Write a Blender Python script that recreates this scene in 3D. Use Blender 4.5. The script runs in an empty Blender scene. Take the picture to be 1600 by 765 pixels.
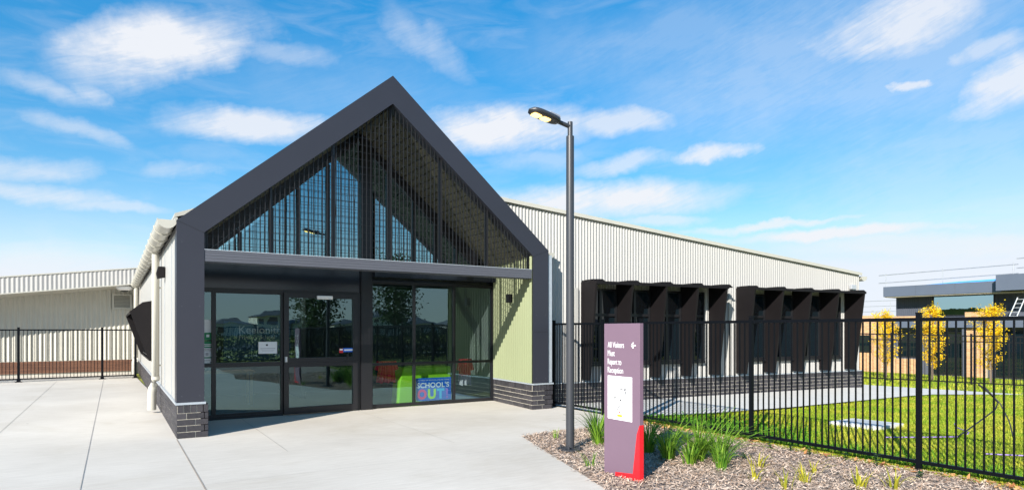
import bpy, bmesh, math, random
from mathutils import Vector, Matrix
R = math.radians
random.seed(7)
S = bpy.context.scene
COL = S.collection

# ------------------------------------------------------------------ camera
cam = bpy.data.cameras.new('camera')
cam.sensor_width = 36.0
cam.lens = 22.16
cam.shift_y = 0.0828
cam.clip_end = 2000
cam_o = bpy.data.objects.new('camera', cam)
COL.objects.link(cam_o)
cam_o.location = (0, 0, 1.6)
cam_o.rotation_euler = (R(90), 0, R(-32.35))
S.camera = cam_o

# ------------------------------------------------------------------ sun, sky, exposure
LDIR = Vector((2.98, 1.855, -1.775)).normalized()      # the way the light travels
sun = bpy.data.lights.new('sun', 'SUN')
sun.energy = 4.6
sun.angle = R(0.5)
sun.color = (1.0, 0.945, 0.865)
sun_o = bpy.data.objects.new('sun', sun)
COL.objects.link(sun_o)
sun_o.rotation_euler = LDIR.to_track_quat('-Z', 'Y').to_euler()
S.view_settings.view_transform = 'Standard'
S.view_settings.look = 'None'
S.view_settings.exposure = 0.98
S.view_settings.gamma = 1.0
S.view_settings.use_curve_mapping = False
S.cycles.max_bounces = 8
S.cycles.transparent_max_bounces = 16
S.cycles.use_denoising = True

W = bpy.data.worlds.new('World')
S.world = W
W.use_nodes = True
wt = W.node_tree
for n in list(wt.nodes):
    wt.nodes.remove(n)


class NT:
    """small helper to wire nodes"""
    def __init__(self, tree):
        self.t = tree

    def n(self, typ, **kw):
        nd = self.t.nodes.new(typ)
        for k, v in kw.items():
            setattr(nd, k, v)
        return nd

    def link(self, a, b):
        self.t.links.new(a, b)

    def m(self, op, a, b=None, c=None, clamp=False):
        nd = self.t.nodes.new('ShaderNodeMath')
        nd.operation = op
        nd.use_clamp = clamp
        for i, v in enumerate((a, b, c)):
            if v is None:
                continue
            if isinstance(v, (int, float)):
                nd.inputs[i].default_value = v
            else:
                self.t.links.new(v, nd.inputs[i])
        return nd.outputs[0]


w = NT(wt)
sky = w.n('ShaderNodeTexSky', sky_type='NISHITA')
sky.sun_disc = False
sky.sun_elevation = R(26.8)
sky.sun_rotation = math.atan2(-LDIR.x, -LDIR.y)
sky.altitude = 100
sky.air_density = 1.0
sky.dust_density = 0.0
sky.ozone_density = 2.5
hsv = w.n('ShaderNodeHueSaturation')
hsv.inputs['Hue'].default_value = 0.5
hsv.inputs['Saturation'].default_value = 1.88
hsv.inputs['Value'].default_value = 1.70
gam = w.n('ShaderNodeGamma')
gam.inputs['Gamma'].default_value = 0.62
w.link(sky.outputs[0], gam.inputs['Color'])
w.link(gam.outputs[0], hsv.inputs['Color'])
lim = w.n('ShaderNodeMix', data_type='RGBA', blend_type='DARKEN')       # keeps the glare low over the horizon within the film's range
lim.inputs[0].default_value = 1.0
lim.inputs[7].default_value = (3.8, 4.5, 5.3, 1)
w.link(hsv.outputs[0], lim.inputs[6])
tc = w.n('ShaderNodeTexCoord')
sep = w.n('ShaderNodeSeparateXYZ')
w.link(tc.outputs['Generated'], sep.inputs[0])
az = w.m('ARCTAN2', sep.outputs[0], sep.outputs[1])
el = w.m('ARCSINE', sep.outputs[2])
nz = w.n('ShaderNodeTexNoise')
nz.inputs['Scale'].default_value = 7
nz.inputs['Detail'].default_value = 8
nz.inputs['Roughness'].default_value = 0.62
w.link(tc.outputs['Generated'], nz.inputs['Vector'])
# streaks drawn out by the wind
cmb = w.n('ShaderNodeCombineXYZ')
w.link(w.m('ADD', w.m('MULTIPLY', az, 7.0), w.m('MULTIPLY', el, 9.0)), cmb.inputs[0])
w.link(w.m('SUBTRACT', w.m('MULTIPLY', el, 34.0), w.m('MULTIPLY', az, 4.0)), cmb.inputs[1])
nz2 = w.n('ShaderNodeTexNoise')
nz2.inputs['Scale'].default_value = 1.0
nz2.inputs['Detail'].default_value = 7
nz2.inputs['Roughness'].default_value = 0.6
nz2.inputs['Distortion'].default_value = 0.7
w.link(cmb.outputs[0], nz2.inputs['Vector'])
cmb3 = w.n('ShaderNodeCombineXYZ')
w.link(w.m('ADD', w.m('MULTIPLY', az, 14.0), w.m('MULTIPLY', el, 30.0)), cmb3.inputs[0])
w.link(w.m('SUBTRACT', w.m('MULTIPLY', el, 150.0), w.m('MULTIPLY', az, 60.0)), cmb3.inputs[1])
nz3 = w.n('ShaderNodeTexNoise')
nz3.inputs['Scale'].default_value = 1.0
nz3.inputs['Detail'].default_value = 4
nz3.inputs['Distortion'].default_value = 1.0
w.link(cmb3.outputs[0], nz3.inputs['Vector'])
# ragged outlines: the sky coordinates are pushed about by noise before a cloud is placed
wz = w.n('ShaderNodeTexNoise')
wz.inputs['Scale'].default_value = 9
wz.inputs['Detail'].default_value = 7
wz.inputs['Roughness'].default_value = 0.6
w.link(tc.outputs['Generated'], wz.inputs['Vector'])
wsep = w.n('ShaderNodeSeparateColor')
w.link(wz.outputs['Color'], wsep.inputs[0])
azw = w.m('ADD', az, w.m('MULTIPLY', w.m('SUBTRACT', wsep.outputs[0], 0.5), 0.16))
elw = w.m('ADD', el, w.m('MULTIPLY', w.m('SUBTRACT', wsep.outputs[1], 0.5), 0.050))
fib = w.m('ADD', w.m('MULTIPLY', nz.outputs[0], 0.58), w.m('ADD', w.m('MULTIPLY', nz2.outputs[0], 0.24), w.m('MULTIPLY', nz3.outputs[0], 0.18)))
fibm = w.n('ShaderNodeMapRange', interpolation_type='SMOOTHSTEP')
fibm.inputs['From Min'].default_value = 0.33
fibm.inputs['From Max'].default_value = 0.66
w.link(fib, fibm.inputs['Value'])
# single clouds: azimuth, elevation, half length, half height, slope, weight (radians)
CLOUDS = [
    (0.052, 0.371, 0.104, 0.032, 0.33, 1.00), (-0.026, 0.300, 0.025, 0.011, -0.21, 0.60), (-0.080, 0.295, 0.052, 0.010, -0.10, 0.50),
    (0.223, 0.390, 0.063, 0.011, 0.05, 0.35), (-0.033, 0.253, 0.049, 0.008, -0.08, 0.45), (0.179, 0.292, 0.096, 0.016, 0.06, 0.85),
    (-0.083, 0.197, 0.052, 0.011, 0.15, 0.55), (-0.073, 0.170, 0.072, 0.010, -0.05, 0.65), (0.010, 0.160, 0.066, 0.006, 0.04, 0.50),
    (0.079, 0.221, 0.040, 0.009, 0.11, 0.35), (-0.080, 0.081, 0.097, 0.018, 0.06, 0.55), (0.438, 0.421, 0.050, 0.025, -0.44, 0.40),
    (0.544, 0.309, 0.107, 0.022, 0.04, 1.00), (0.726, 0.315, 0.079, 0.013, -0.02, 0.70), (0.615, 0.264, 0.051, 0.013, -0.01, 0.35),
    (0.731, 0.253, 0.069, 0.009, 0.13, 0.60), (0.877, 0.263, 0.048, 0.008, 0.07, 0.85), (0.696, 0.202, 0.150, 0.019, 0.02, 1.00),
    (0.784, 0.170, 0.058, 0.007, 0.01, 0.60), (1.097, 0.390, 0.098, 0.030, 0.06, 0.85), (1.129, 0.319, 0.018, 0.006, -0.10, 0.80),
    (1.231, 0.298, 0.045, 0.026, 0.20, 0.85), (1.222, 0.344, 0.045, 0.013, 0.16, 0.60), (1.034, 0.133, 0.121, 0.006, -0.03, 1.00), (0.95, 0.152, 0.10, 0.004, 0.0, 0.8),
    (1.148, 0.110, 0.141, 0.011, -0.07, 0.60),
    (1.058, 0.363, 0.260, 0.086, 0.03, 0.32), (1.169, 0.186, 0.179, 0.089, -0.13, 0.30), (0.813, 0.421, 0.191, 0.041, 0.06, 0.22), (0.326, 0.346, 0.153, 0.044, -0.08, 0.15),
    # behind the camera, met in the windows
    (2.9, 0.35, 0.30, 0.04, 0.1, 0.7), (-2.9, 0.22, 0.35, 0.03, -0.05, 0.8), (2.5, 0.18, 0.25, 0.025, 0.05, 0.7), (-2.4, 0.5, 0.3, 0.06, 0.1, 0.7),
    (1.8, 0.4, 0.25, 0.05, 0.2, 0.6),
]
tot = None
for (a0, e0, la, le, sl, wgt) in CLOUDS:
    da = w.m('SUBTRACT', azw, a0)
    de = w.m('SUBTRACT', w.m('SUBTRACT', elw, e0), w.m('MULTIPLY', da, sl))
    u = w.m('DIVIDE', da, la * 1.65)
    v = w.m('DIVIDE', de, le * 1.9)
    r2 = w.m('ADD', w.m('MULTIPLY', u, u), w.m('MULTIPLY', v, v))
    base = w.m('SUBTRACT', 1.0, r2, clamp=True)
    thin = w.m('ADD', w.m('MULTIPLY', fibm.outputs[0], w.m('MULTIPLY', base, 0.85)), w.m('MULTIPLY', w.m('MULTIPLY', base, base), 0.62))
    c = w.m('MULTIPLY', w.m('MINIMUM', thin, 1.0), wgt)
    tot = c if tot is None else w.m('MAXIMUM', tot, c)
veil = w.n('ShaderNodeMapRange', interpolation_type='SMOOTHSTEP')
veil.inputs['From Min'].default_value = 0.36
veil.inputs['From Max'].default_value = 0.78
veil.inputs['To Max'].default_value = 0.17
w.link(nz2.outputs[0], veil.inputs['Value'])
tot = w.m('MAXIMUM', tot, veil.outputs[0])
low = w.n('ShaderNodeMapRange', interpolation_type='SMOOTHSTEP')     # thin cloud bank low over the horizon
low.inputs['From Min'].default_value = 0.21
low.inputs['From Max'].default_value = 0.0
low.inputs['To Max'].default_value = 0.7
w.link(w.m('ADD', el, w.m('MULTIPLY', w.m('SUBTRACT', nz2.outputs[0], 0.5), 0.16)), low.inputs['Value'])
tot = w.m('MINIMUM', w.m('ADD', tot, w.m('MULTIPLY', low.outputs[0], w.m('SUBTRACT', 1.0, tot))), 0.96)
mix = w.n('ShaderNodeMix', data_type='RGBA')
w.link(tot, mix.inputs[0])
w.link(lim.outputs[2], mix.inputs[6])
mix.inputs[7].default_value = (4.55, 4.65, 4.9, 1)
bg = w.n('ShaderNodeBackground')
bg.inputs['Strength'].default_value = 0.1
w.link(mix.outputs[2], bg.inputs['Color'])
wo = w.n('ShaderNodeOutputWorld')
w.link(bg.outputs[0], wo.inputs[0])

# ------------------------------------------------------------------ materials
MATS = {}


def mat(name, col, rough=0.6, metal=0.0, var=0.0, vscale=3.0, bump=0.0, bscale=40.0, col2=None, spec=0.5,
        island=0.0, stretch=None):
    """principled surface whose colour wanders between col and col2 with noise"""
    if name in MATS:
        return MATS[name]
    m = bpy.data.materials.new(name)
    m.use_nodes = True
    t = NT(m.node_tree)
    b = m.node_tree.nodes['Principled BSDF']
    b.inputs['Base Color'].default_value = (*col, 1)
    b.inputs['Roughness'].default_value = rough
    b.inputs['Metallic'].default_value = metal
    b.inputs['Specular IOR Level'].default_value = spec
    co = t.n('ShaderNodeTexCoord').outputs['Object']
    if stretch:
        mp = t.n('ShaderNodeMapping')
        mp.inputs['Scale'].default_value = stretch
        t.link(co, mp.inputs[0])
        co = mp.outputs[0]
    fac = None
    if var > 0 or col2:
        nzn = t.n('ShaderNodeTexNoise')
        nzn.inputs['Scale'].default_value = vscale
        nzn.inputs['Detail'].default_value = 6
        nzn.inputs['Roughness'].default_value = 0.65
        t.link(co, nzn.inputs['Vector'])
        mr = t.n('ShaderNodeMapRange')
        mr.inputs['From Min'].default_value = 0.3
        mr.inputs['From Max'].default_value = 0.7
        t.link(nzn.outputs[0], mr.inputs['Value'])
        fac = mr.outputs[0]
    if island > 0:
        g = t.n('ShaderNodeNewGeometry')
        fac = g.outputs['Random Per Island'] if fac is None else \
            t.m('ADD', t.m('MULTIPLY', g.outputs['Random Per Island'], island), t.m('MULTIPLY', fac, 1 - island))
    if fac is not None:
        c2 = col2 if col2 else tuple(c * (1 + var) for c in col)
        c1 = col if col2 else tuple(c * (1 - var) for c in col)
        mx = t.n('ShaderNodeMix', data_type='RGBA')
        mx.inputs[6].default_value = (*c1, 1)
        mx.inputs[7].default_value = (*c2, 1)
        t.link(fac, mx.inputs[0])
        t.link(mx.outputs[2], b.inputs['Base Color'])
    if bump > 0:
        nb = t.n('ShaderNodeTexNoise')
        nb.inputs['Scale'].default_value = bscale
        nb.inputs['Detail'].default_value = 5
        t.link(co, nb.inputs['Vector'])
        bp = t.n('ShaderNodeBump')
        bp.inputs['Strength'].default_value = bump
        bp.inputs['Distance'].default_value = 0.02
        t.link(nb.outputs[0], bp.inputs['Height'])
        t.link(bp.outputs[0], b.inputs['Normal'])
    MATS[name] = m
    return m


def leafmat(name, col, col2, trans=0.35):
    m = bpy.data.materials.new(name)
    m.use_nodes = True
    t = NT(m.node_tree)
    b = m.node_tree.nodes['Principled BSDF']
    b.inputs['Roughness'].default_value = 0.55
    b.inputs['Specular IOR Level'].default_value = 0.3
    g = t.n('ShaderNodeNewGeometry')
    mx = t.n('ShaderNodeMix', data_type='RGBA')
    mx.inputs[6].default_value = (*col, 1)
    mx.inputs[7].default_value = (*col2, 1)
    t.link(g.outputs['Random Per Island'], mx.inputs[0])
    t.link(mx.outputs[2], b.inputs['Base Color'])
    tr = t.n('ShaderNodeBsdfTranslucent')
    t.link(mx.outputs[2], tr.inputs['Color'])
    ms = t.n('ShaderNodeMixShader')
    ms.inputs[0].default_value = trans
    t.link(b.outputs[0], ms.inputs[1])
    t.link(tr.outputs[0], ms.inputs[2])
    t.link(ms.outputs[0], m.node_tree.nodes['Material Output'].inputs[0])
    return m


def patchy(m, ca, cb, scale):
    """dry and lush patches wander through the leaves of a material"""
    t = NT(m.node_tree)
    mx0 = [n for n in m.node_tree.nodes if n.type == 'MIX'][0]
    nzn = t.n('ShaderNodeTexNoise')
    nzn.inputs['Scale'].default_value = scale
    nzn.inputs['Detail'].default_value = 5
    t.link(t.n('ShaderNodeTexCoord').outputs['Object'], nzn.inputs['Vector'])
    mr = t.n('ShaderNodeMapRange')
    mr.inputs['From Min'].default_value = 0.38
    mr.inputs['From Max'].default_value = 0.62
    t.link(nzn.outputs[0], mr.inputs['Value'])
    for i, (c, d) in ((6, ca), (7, cb)):
        m2 = t.n('ShaderNodeMix', data_type='RGBA')
        m2.inputs[6].default_value = (*c, 1)
        m2.inputs[7].default_value = (*d, 1)
        t.link(mr.outputs[0], m2.inputs[0])
        t.link(m2.outputs[2], mx0.inputs[i])
    return m


def glassmat(name, tint, ior):
    m = bpy.data.materials.new(name)
    m.use_nodes = True
    t = NT(m.node_tree)
    m.node_tree.nodes.remove(m.node_tree.nodes['Principled BSDF'])
    tr = t.n('ShaderNodeBsdfTransparent')
    tr.inputs[0].default_value = (*tint, 1)
    gl = t.n('ShaderNodeBsdfGlossy')
    gl.inputs['Roughness'].default_value = 0.0
    gl.inputs['Color'].default_value = (0.62, 0.94, 1.0, 1)
    # faint roller waves in the panes
    nb = t.n('ShaderNodeTexNoise')
    nb.inputs['Scale'].default_value = 1.6
    t.link(t.n('ShaderNodeTexCoord').outputs['Object'], nb.inputs['Vector'])
    bp = t.n('ShaderNodeBump')
    bp.inputs['Strength'].default_value = 0.025
    bp.inputs['Distance'].default_value = 0.05
    t.link(nb.outputs[0], bp.inputs['Height'])
    t.link(bp.outputs[0], gl.inputs['Normal'])
    lw = t.n('ShaderNodeLayerWeight')
    lw.inputs['Blend'].default_value = 0.5
    f0 = ((ior - 1) / (ior + 1)) ** 2            # reflectance seen square on
    fac = t.m('ADD', f0, t.m('MULTIPLY', t.m('POWER', lw.outputs['Facing'], 5.0), 1 - f0))
    ms = t.n('ShaderNodeMixShader')
    t.link(fac, ms.inputs[0])
    t.link(tr.outputs[0], ms.inputs[1])
    t.link(gl.outputs[0], ms.inputs[2])
    t.link(ms.outputs[0], m.node_tree.nodes['Material Output'].inputs[0])
    return m


def emit(name, col, strength):
    m = bpy.data.materials.new(name)
    m.use_nodes = True
    b = m.node_tree.nodes['Principled BSDF']
    b.inputs['Base Color'].default_value = (*col, 1)
    b.inputs['Emission Color'].default_value = (*col, 1)
    b.inputs['Emission Strength'].default_value = strength
    return m


M_DARK = mat('charcoal_panel', (0.024, 0.025, 0.035), 0.42, var=0.06, vscale=1.2, spec=0.5)
M_BEAM = mat('grey_beam_paint', (0.085, 0.088, 0.105), 0.4, var=0.05, vscale=2)
M_FRAME = mat('black_aluminium', (0.012, 0.012, 0.014), 0.35, spec=0.5, var=0.05)
M_SCREEN = mat('black_screen_steel', (0.010, 0.010, 0.012), 0.5, var=0.05)
M_HOOD = mat('brown_black_hood', (0.0080, 0.0066, 0.0072), 0.55, var=0.1, vscale=2, spec=0.2)
M_WHITE = mat('white_steel_cladding', (0.37, 0.362, 0.345), 0.5, var=0.03, vscale=1.3, stretch=(1, 1, 0.4))
M_SMOOTH = mat('white_flat_sheet', (0.38, 0.372, 0.348), 0.5, var=0.03, vscale=1.0)
M_CREAM = mat('cream_steel', (0.46, 0.445, 0.385), 0.5, var=0.04, vscale=1.5)
M_GUT = mat('cream_gutter', (0.44, 0.425, 0.37), 0.35, var=0.03, spec=0.5)
M_FLASH = mat('zinc_flashing', (0.42, 0.46, 0.50), 0.35, metal=0.3, var=0.08, vscale=6)
M_GREEN = mat('green_steel_cladding', (0.215, 0.243, 0.130), 0.5, var=0.05, vscale=1.5, stretch=(1, 1, 0.3))
M_SOFFIT = mat('olive_soffit', (0.105, 0.105, 0.075), 0.6, var=0.08)
M_BRICK = mat('charcoal_brick', (0.016, 0.015, 0.019), 0.55, col2=(0.055, 0.050, 0.056), island=0.6, vscale=25, bump=0.35, bscale=120)
M_MORTAR = mat('cream_mortar', (0.50, 0.46, 0.38), 0.9, var=0.15, vscale=8, bump=0.3, bscale=200)
M_ORANGE = mat('orange_brick', (0.42, 0.22, 0.10), 0.8, col2=(0.58, 0.34, 0.17), island=0.7, vscale=4)
M_OMORT = mat('pale_mortar', (0.55, 0.46, 0.34), 0.9, var=0.1)
M_GREY = mat('blue_grey_panel', (0.085, 0.105, 0.145), 0.5, var=0.05, vscale=1)
M_GREYD = mat('dark_grey_cladding', (0.075, 0.085, 0.11), 0.55, var=0.06)
M_FENCE = mat('black_fence_paint', (0.003, 0.004, 0.006), 0.45, var=0.1, spec=0.12)
M_POLE = mat('dark_grey_pole', (0.035, 0.038, 0.045), 0.38, var=0.08, spec=0.5)
M_PURPLE = mat('mauve_sign_face', (0.165, 0.108, 0.148), 0.5, var=0.02, vscale=3, spec=0.3)
M_RED = mat('red_sign_vinyl', (0.62, 0.012, 0.02), 0.45, var=0.03)
M_INK = mat('white_lettering', (0.85, 0.85, 0.85), 0.5, var=0.02)
M_PAPER = mat('white_paper', (0.80, 0.80, 0.79), 0.6, var=0.03)
M_GINK = mat('grey_print', (0.16, 0.16, 0.18), 0.6, var=0.1)
M_LINE = mat('pale_print', (0.42, 0.42, 0.44), 0.6, var=0.05)
M_BLACKINK = mat('black_print', (0.03, 0.03, 0.035), 0.6, var=0.1)
M_YEL = mat('yellow_print', (0.85, 0.62, 0.01), 0.6, var=0.02)
M_WOOD = mat('brown_timber_boards', (0.085, 0.036, 0.020), 0.7, col2=(0.17, 0.075, 0.040), vscale=3, stretch=(0.4, 4, 8), bump=0.2)
M_TAN = mat('tan_timber', (0.40, 0.25, 0.12), 0.55, var=0.15, vscale=4, stretch=(1, 6, 6))
M_TRUNK = mat('grey_bark', (0.16, 0.12, 0.09), 0.9, var=0.3, vscale=20, bump=0.5)
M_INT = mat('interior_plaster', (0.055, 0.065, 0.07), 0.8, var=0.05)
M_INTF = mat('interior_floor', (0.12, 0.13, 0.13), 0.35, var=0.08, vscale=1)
M_NAVY = mat('navy_board', (0.012, 0.05, 0.11), 0.5, var=0.05)
M_LIME = mat('lime_fabric', (0.34, 0.72, 0.02), 0.7, var=0.05)
M_BLUE = mat('blue_poster', (0.005, 0.13, 0.62), 0.5, var=0.03)
M_PINK = mat('pink_print', (0.85, 0.05, 0.25), 0.5, var=0.02)
M_LGREEN = mat('lime_print', (0.45, 0.80, 0.05), 0.5, var=0.02)
M_CYAN = mat('cyan_print', (0.02, 0.50, 0.85), 0.5, var=0.02)
M_VIOLET = mat('violet_print', (0.30, 0.10, 0.60), 0.5, var=0.02)
M_CLOTH = mat('red_cloth', (0.80, 0.025, 0.06), 0.85, var=0.15, vscale=8)
M_GREENP = mat('green_notice', (0.01, 0.22, 0.08), 0.6, var=0.05)
M_TARTAN = mat('tartan_cloth', (0.35, 0.28, 0.36), 0.85, col2=(0.75, 0.70, 0.74), vscale=45)
M_ALU = mat('bare_aluminium', (0.62, 0.63, 0.65), 0.35, metal=0.6, var=0.05)
M_STEEL = mat('galvanised_pipe', (0.40, 0.42, 0.45), 0.45, metal=0.5, var=0.1)
M_HOSE = mat('black_hose', (0.02, 0.02, 0.022), 0.5, var=0.1)
M_LILAC = mat('lilac_pipe', (0.30, 0.20, 0.48), 0.5, var=0.05)
M_TARP = mat('blue_tarp', (0.05, 0.28, 0.75), 0.5, var=0.1)
M_ROOFT = mat('grey_roof_tile', (0.13, 0.13, 0.14), 0.7, var=0.15, vscale=2)
M_RENDER = mat('grey_render', (0.62, 0.61, 0.58), 0.8, var=0.08)
M_BUFF = mat('buff_render', (0.70, 0.62, 0.50), 0.8, var=0.08)
M_WINDK = mat('dark_window_glass', (0.004, 0.009, 0.013), 0.015, var=0.05, spec=0.5)
M_WINDK.node_tree.nodes['Principled BSDF'].inputs['IOR'].default_value = 1.6
M_HEAD = mat('navy_gloss_panel', (0.010, 0.013, 0.020), 0.16, var=0.1, vscale=1.5, spec=0.6)
M_GLASS = glassmat('tinted_shopfront_glass', (0.55, 0.65, 0.65), 2.4)
M_GLASSU = glassmat('blue_gable_glass', (0.22, 0.30, 0.32), 5.0)
M_GLASSW = glassmat('dark_window_pane', (0.25, 0.33, 0.36), 2.0)
M_LEDY = emit('amber_led', (1.0, 0.60, 0.17), 2.0)
M_TUBE = emit('ceiling_tube', (1.0, 0.98, 0.9), 6.0)


# ------------------------------------------------------------------ mesh builder
ROOT = {}


class MB:
    def __init__(self):
        self.v, self.f, self.mi, self.sm = [], [], [], []

    def face(self, pts, mi=0, smooth=False):
        i = len(self.v)
        self.v += [Vector(p) for p in pts]
        self.f.append(tuple(range(i, i + len(pts))))
        self.mi.append(mi)
        self.sm.append(smooth)

    def grid(self, rows, mi=0, smooth=True, closed=False):
        i = len(self.v)
        nr, nc = len(rows), len(rows[0])
        for r in rows:
            self.v += [Vector(p) for p in r]
        for a in range(nr - 1):
            for b in range(nc if closed else nc - 1):
                c = (b + 1) % nc
                self.f.append((i + a * nc + b, i + a * nc + c, i + (a + 1) * nc + c, i + (a + 1) * nc + b))
                self.mi.append(mi)
                self.sm.append(smooth)

    def prism(self, poly, ext, mi=0):
        """closed solid: the polygon pushed along ext"""
        ext = Vector(ext)
        a = [Vector(p) for p in poly]
        i = len(self.v)
        n = len(a)
        self.v += a + [p + ext for p in a]
        fs = [tuple(range(i + n - 1, i - 1, -1)), tuple(range(i + n, i + 2 * n))]
        for k in range(n):
            l = (k + 1) % n
            fs.append((i + k, i + l, i + n + l, i + n + k))
        self.f += fs
        self.mi += [mi] * len(fs)
        self.sm += [False] * len(fs)

    def box(self, x0, x1, y0, y1, z0, z1, mi=0):
        self.prism([(x0, y0, z0), (x1, y0, z0), (x1, y1, z0), (x0, y1, z0)], (0, 0, z1 - z0), mi)

    def obox(self, o, ux, uy, uz, a0, a1, b0, b1, c0, c1, mi=0):
        o, ux, uy, uz = Vector(o), Vector(ux), Vector(uy), Vector(uz)
        p = lambda a, b, c: o + ux * a + uy * b + uz * c
        self.prism([p(a0, b0, c0), p(a1, b0, c0), p(a1, b1, c0), p(a0, b1, c0)], uz * (c1 - c0), mi)

    def tube(self, pts, r, seg=10, mi=0, caps=True, smooth=True):
        pts = [Vector(p) for p in pts]
        rs = r if isinstance(r, (list, tuple)) else [r] * len(pts)
        rows = []
        for k, p in enumerate(pts):
            d = (pts[min(k + 1, len(pts) - 1)] - pts[max(k - 1, 0)]).normalized()
            up = Vector((0, 0, 1)) if abs(d.z) < 0.95 else Vector((1, 0, 0))
            a = d.cross(up).normalized()
            b = a.cross(d).normalized()
            rows.append([p + (a * math.cos(t) + b * math.sin(t)) * rs[k]
                         for t in [2 * math.pi * j / seg for j in range(seg)]])
        self.grid(rows, mi, smooth, closed=True)
        if caps:
            self.face(rows[0][::-1], mi)
            self.face(rows[-1], mi)

    def build(self, name, mats, parent=None, origin=None, bevel=0.0, normals=True):
        me = bpy.data.meshes.new(name)
        if parent is not None:
            off = ROOT[parent.name]
        else:
            if origin is None:
                xs = [p.x for p in self.v]; ys = [p.y for p in self.v]; zs = [p.z for p in self.v]
                origin = ((min(xs) + max(xs)) / 2, (min(ys) + max(ys)) / 2, min(zs))
            off = Vector(origin)
        me.from_pydata([tuple(p - off) for p in self.v], [], self.f)
        if not isinstance(mats, (list, tuple)):
            mats = [mats]
        for m in mats:
            me.materials.append(m)
        me.polygons.foreach_set('material_index', self.mi)
        me.polygons.foreach_set('use_smooth', self.sm)
        me.update()
        o = bpy.data.objects.new(name, me)
        COL.objects.link(o)
        if parent is not None:
            o.parent = parent
        else:
            o.location = off
        ROOT[o.name] = off
        if normals:
            bm = bmesh.new()
            bm.from_mesh(me)
            bmesh.ops.recalc_face_normals(bm, faces=bm.faces)
            bm.to_mesh(me)
            bm.free()
        if bevel > 0:
            md = o.modifiers.new('bevel', 'BEVEL')
            md.width = bevel
            md.segments = 2
            md.limit_method = 'ANGLE'
        return o


def tag(o, label, cat, group=None):
    o['label'] = label
    o['category'] = cat
    if group:
        o['group'] = group
    return o


def thing(name, loc, label, cat, group=None):
    o = bpy.data.objects.new(name, None)
    o.empty_display_size = 0.2
    COL.objects.link(o)
    o.location = loc
    ROOT[o.name] = Vector(loc)
    return tag(o, label, cat, group)


def struct(o, kind='structure'):
    o['kind'] = kind
    return o


def copy_tree(o, parent=None, loc=None):
    c = o.copy()
    COL.objects.link(c)
    if parent is not None:
        c.parent = parent
    if loc is not None:
        c.location = loc
    for ch in list(o.children):
        copy_tree(ch, c)
    return c


def text(mb, body, o, ux, uy, width=None, height=None, mi=0, depth=0.002, bold=0.0):
    """lettering: lower left corner at o, running along ux, standing along uy"""
    cu = bpy.data.curves.new('lettering', 'FONT')
    cu.body = body
    cu.size = 1.0
    cu.resolution_u = 3
    cu.offset = bold
    ob = bpy.data.objects.new('lettering', cu)
    COL.objects.link(ob)
    dg = bpy.context.evaluated_depsgraph_get()
    me = bpy.data.meshes.new_from_object(ob.evaluated_get(dg))
    xs = [v.co.x for v in me.vertices]
    ys = [v.co.y for v in me.vertices]
    w0, h0, x0, y0 = max(xs) - min(xs), max(ys) - min(ys), min(xs), min(ys)
    sx = width / w0 if width else height / h0
    sy = height / h0 if height else sx
    if width is None:
        sx = sy
    o, ux, uy = Vector(o), Vector(ux), Vector(uy)
    nrm = ux.cross(uy)
    i = len(mb.v)
    mb.v += [o + ux * ((v.co.x - x0) * sx) + uy * ((v.co.y - y0) * sy) + nrm * depth for v in me.vertices]
    for p in me.polygons:
        mb.f.append(tuple(i + k for k in p.vertices))
        mb.mi.append(mi)
        mb.sm.append(False)
    bpy.data.objects.remove(ob)
    bpy.data.curves.remove(cu)
    bpy.data.meshes.remove(me)


def bricks(mb, p0, p1, z0, course, n, soldier, out, thick=0.2, L=0.23, H=None):
    """running bond with a row of bricks on edge on top; material 0 mortar, 1 brick"""
    p0, p1 = Vector((*p0, 0)), Vector((*p1, 0))
    d = (p1 - p0)
    ln = d.length
    d.normalize()
    out = Vector((*out, 0))
    zt = z0 + n * course + soldier
    mb.obox(p0, d, out, (0, 0, 1), 0, ln, -thick, 0, z0, zt - 0.006, 0)
    j = 0.010
    for k in range(n):
        zz = z0 + k * course + j * 0.5
        s = -(L + j) / 2 if k % 2 else 0.0
        while s < ln:
            a, b = max(0.0, s + j / 2 if s > 0 else s), min(ln, s + L + j / 2)
            if b - a > 0.03:
                mb.obox(p0, d, out, (0, 0, 1), a, b, -0.03, 0.004 + random.uniform(0, 0.002), zz, zz + course - j, 1)
            s += L + j
    s = 0.0
    while s < ln:
        a, b = s + j / 2, min(ln, s + 0.076 + j / 2)
        if b - a > 0.03:
            mb.obox(p0, d, out, (0, 0, 1), a, b, -0.05, 0.007, z0 + n * course + j / 2, zt, 1)
        s += 0.086


def corrugated(mb, p0, d, out, length, zlo, zhi, pitch=0.076, amp=0.009, seg=8, s0=0.0, mi=0, trap=False):
    """ribbed steel sheet; zlo and zhi are functions of the run s"""
    p0, d, out = Vector((*p0, 0)), Vector((*d, 0)), Vector((*out, 0))
    n = int((length - s0) / pitch * seg)
    lo, hi = [], []
    for k in range(n + 1):
        s = s0 + (length - s0) * k / n
        c = math.cos(2 * math.pi * s / pitch)
        if trap:
            c = max(-1, min(1, c * 2.2 - 0.9))
        a, b = zlo(s), zhi(s)
        if b < a:
            b = a
        q = p0 + d * s + out * (amp * c)
        lo.append(Vector((q.x, q.y, a)))
        hi.append(Vector((q.x, q.y, b)))
    mb.grid([lo, hi], mi, True)


# ================================================================== SETTING
def ground_z(x):
    return 0.0 if x < 17 else max(-0.8, -0.0405 * (x - 17))


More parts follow.
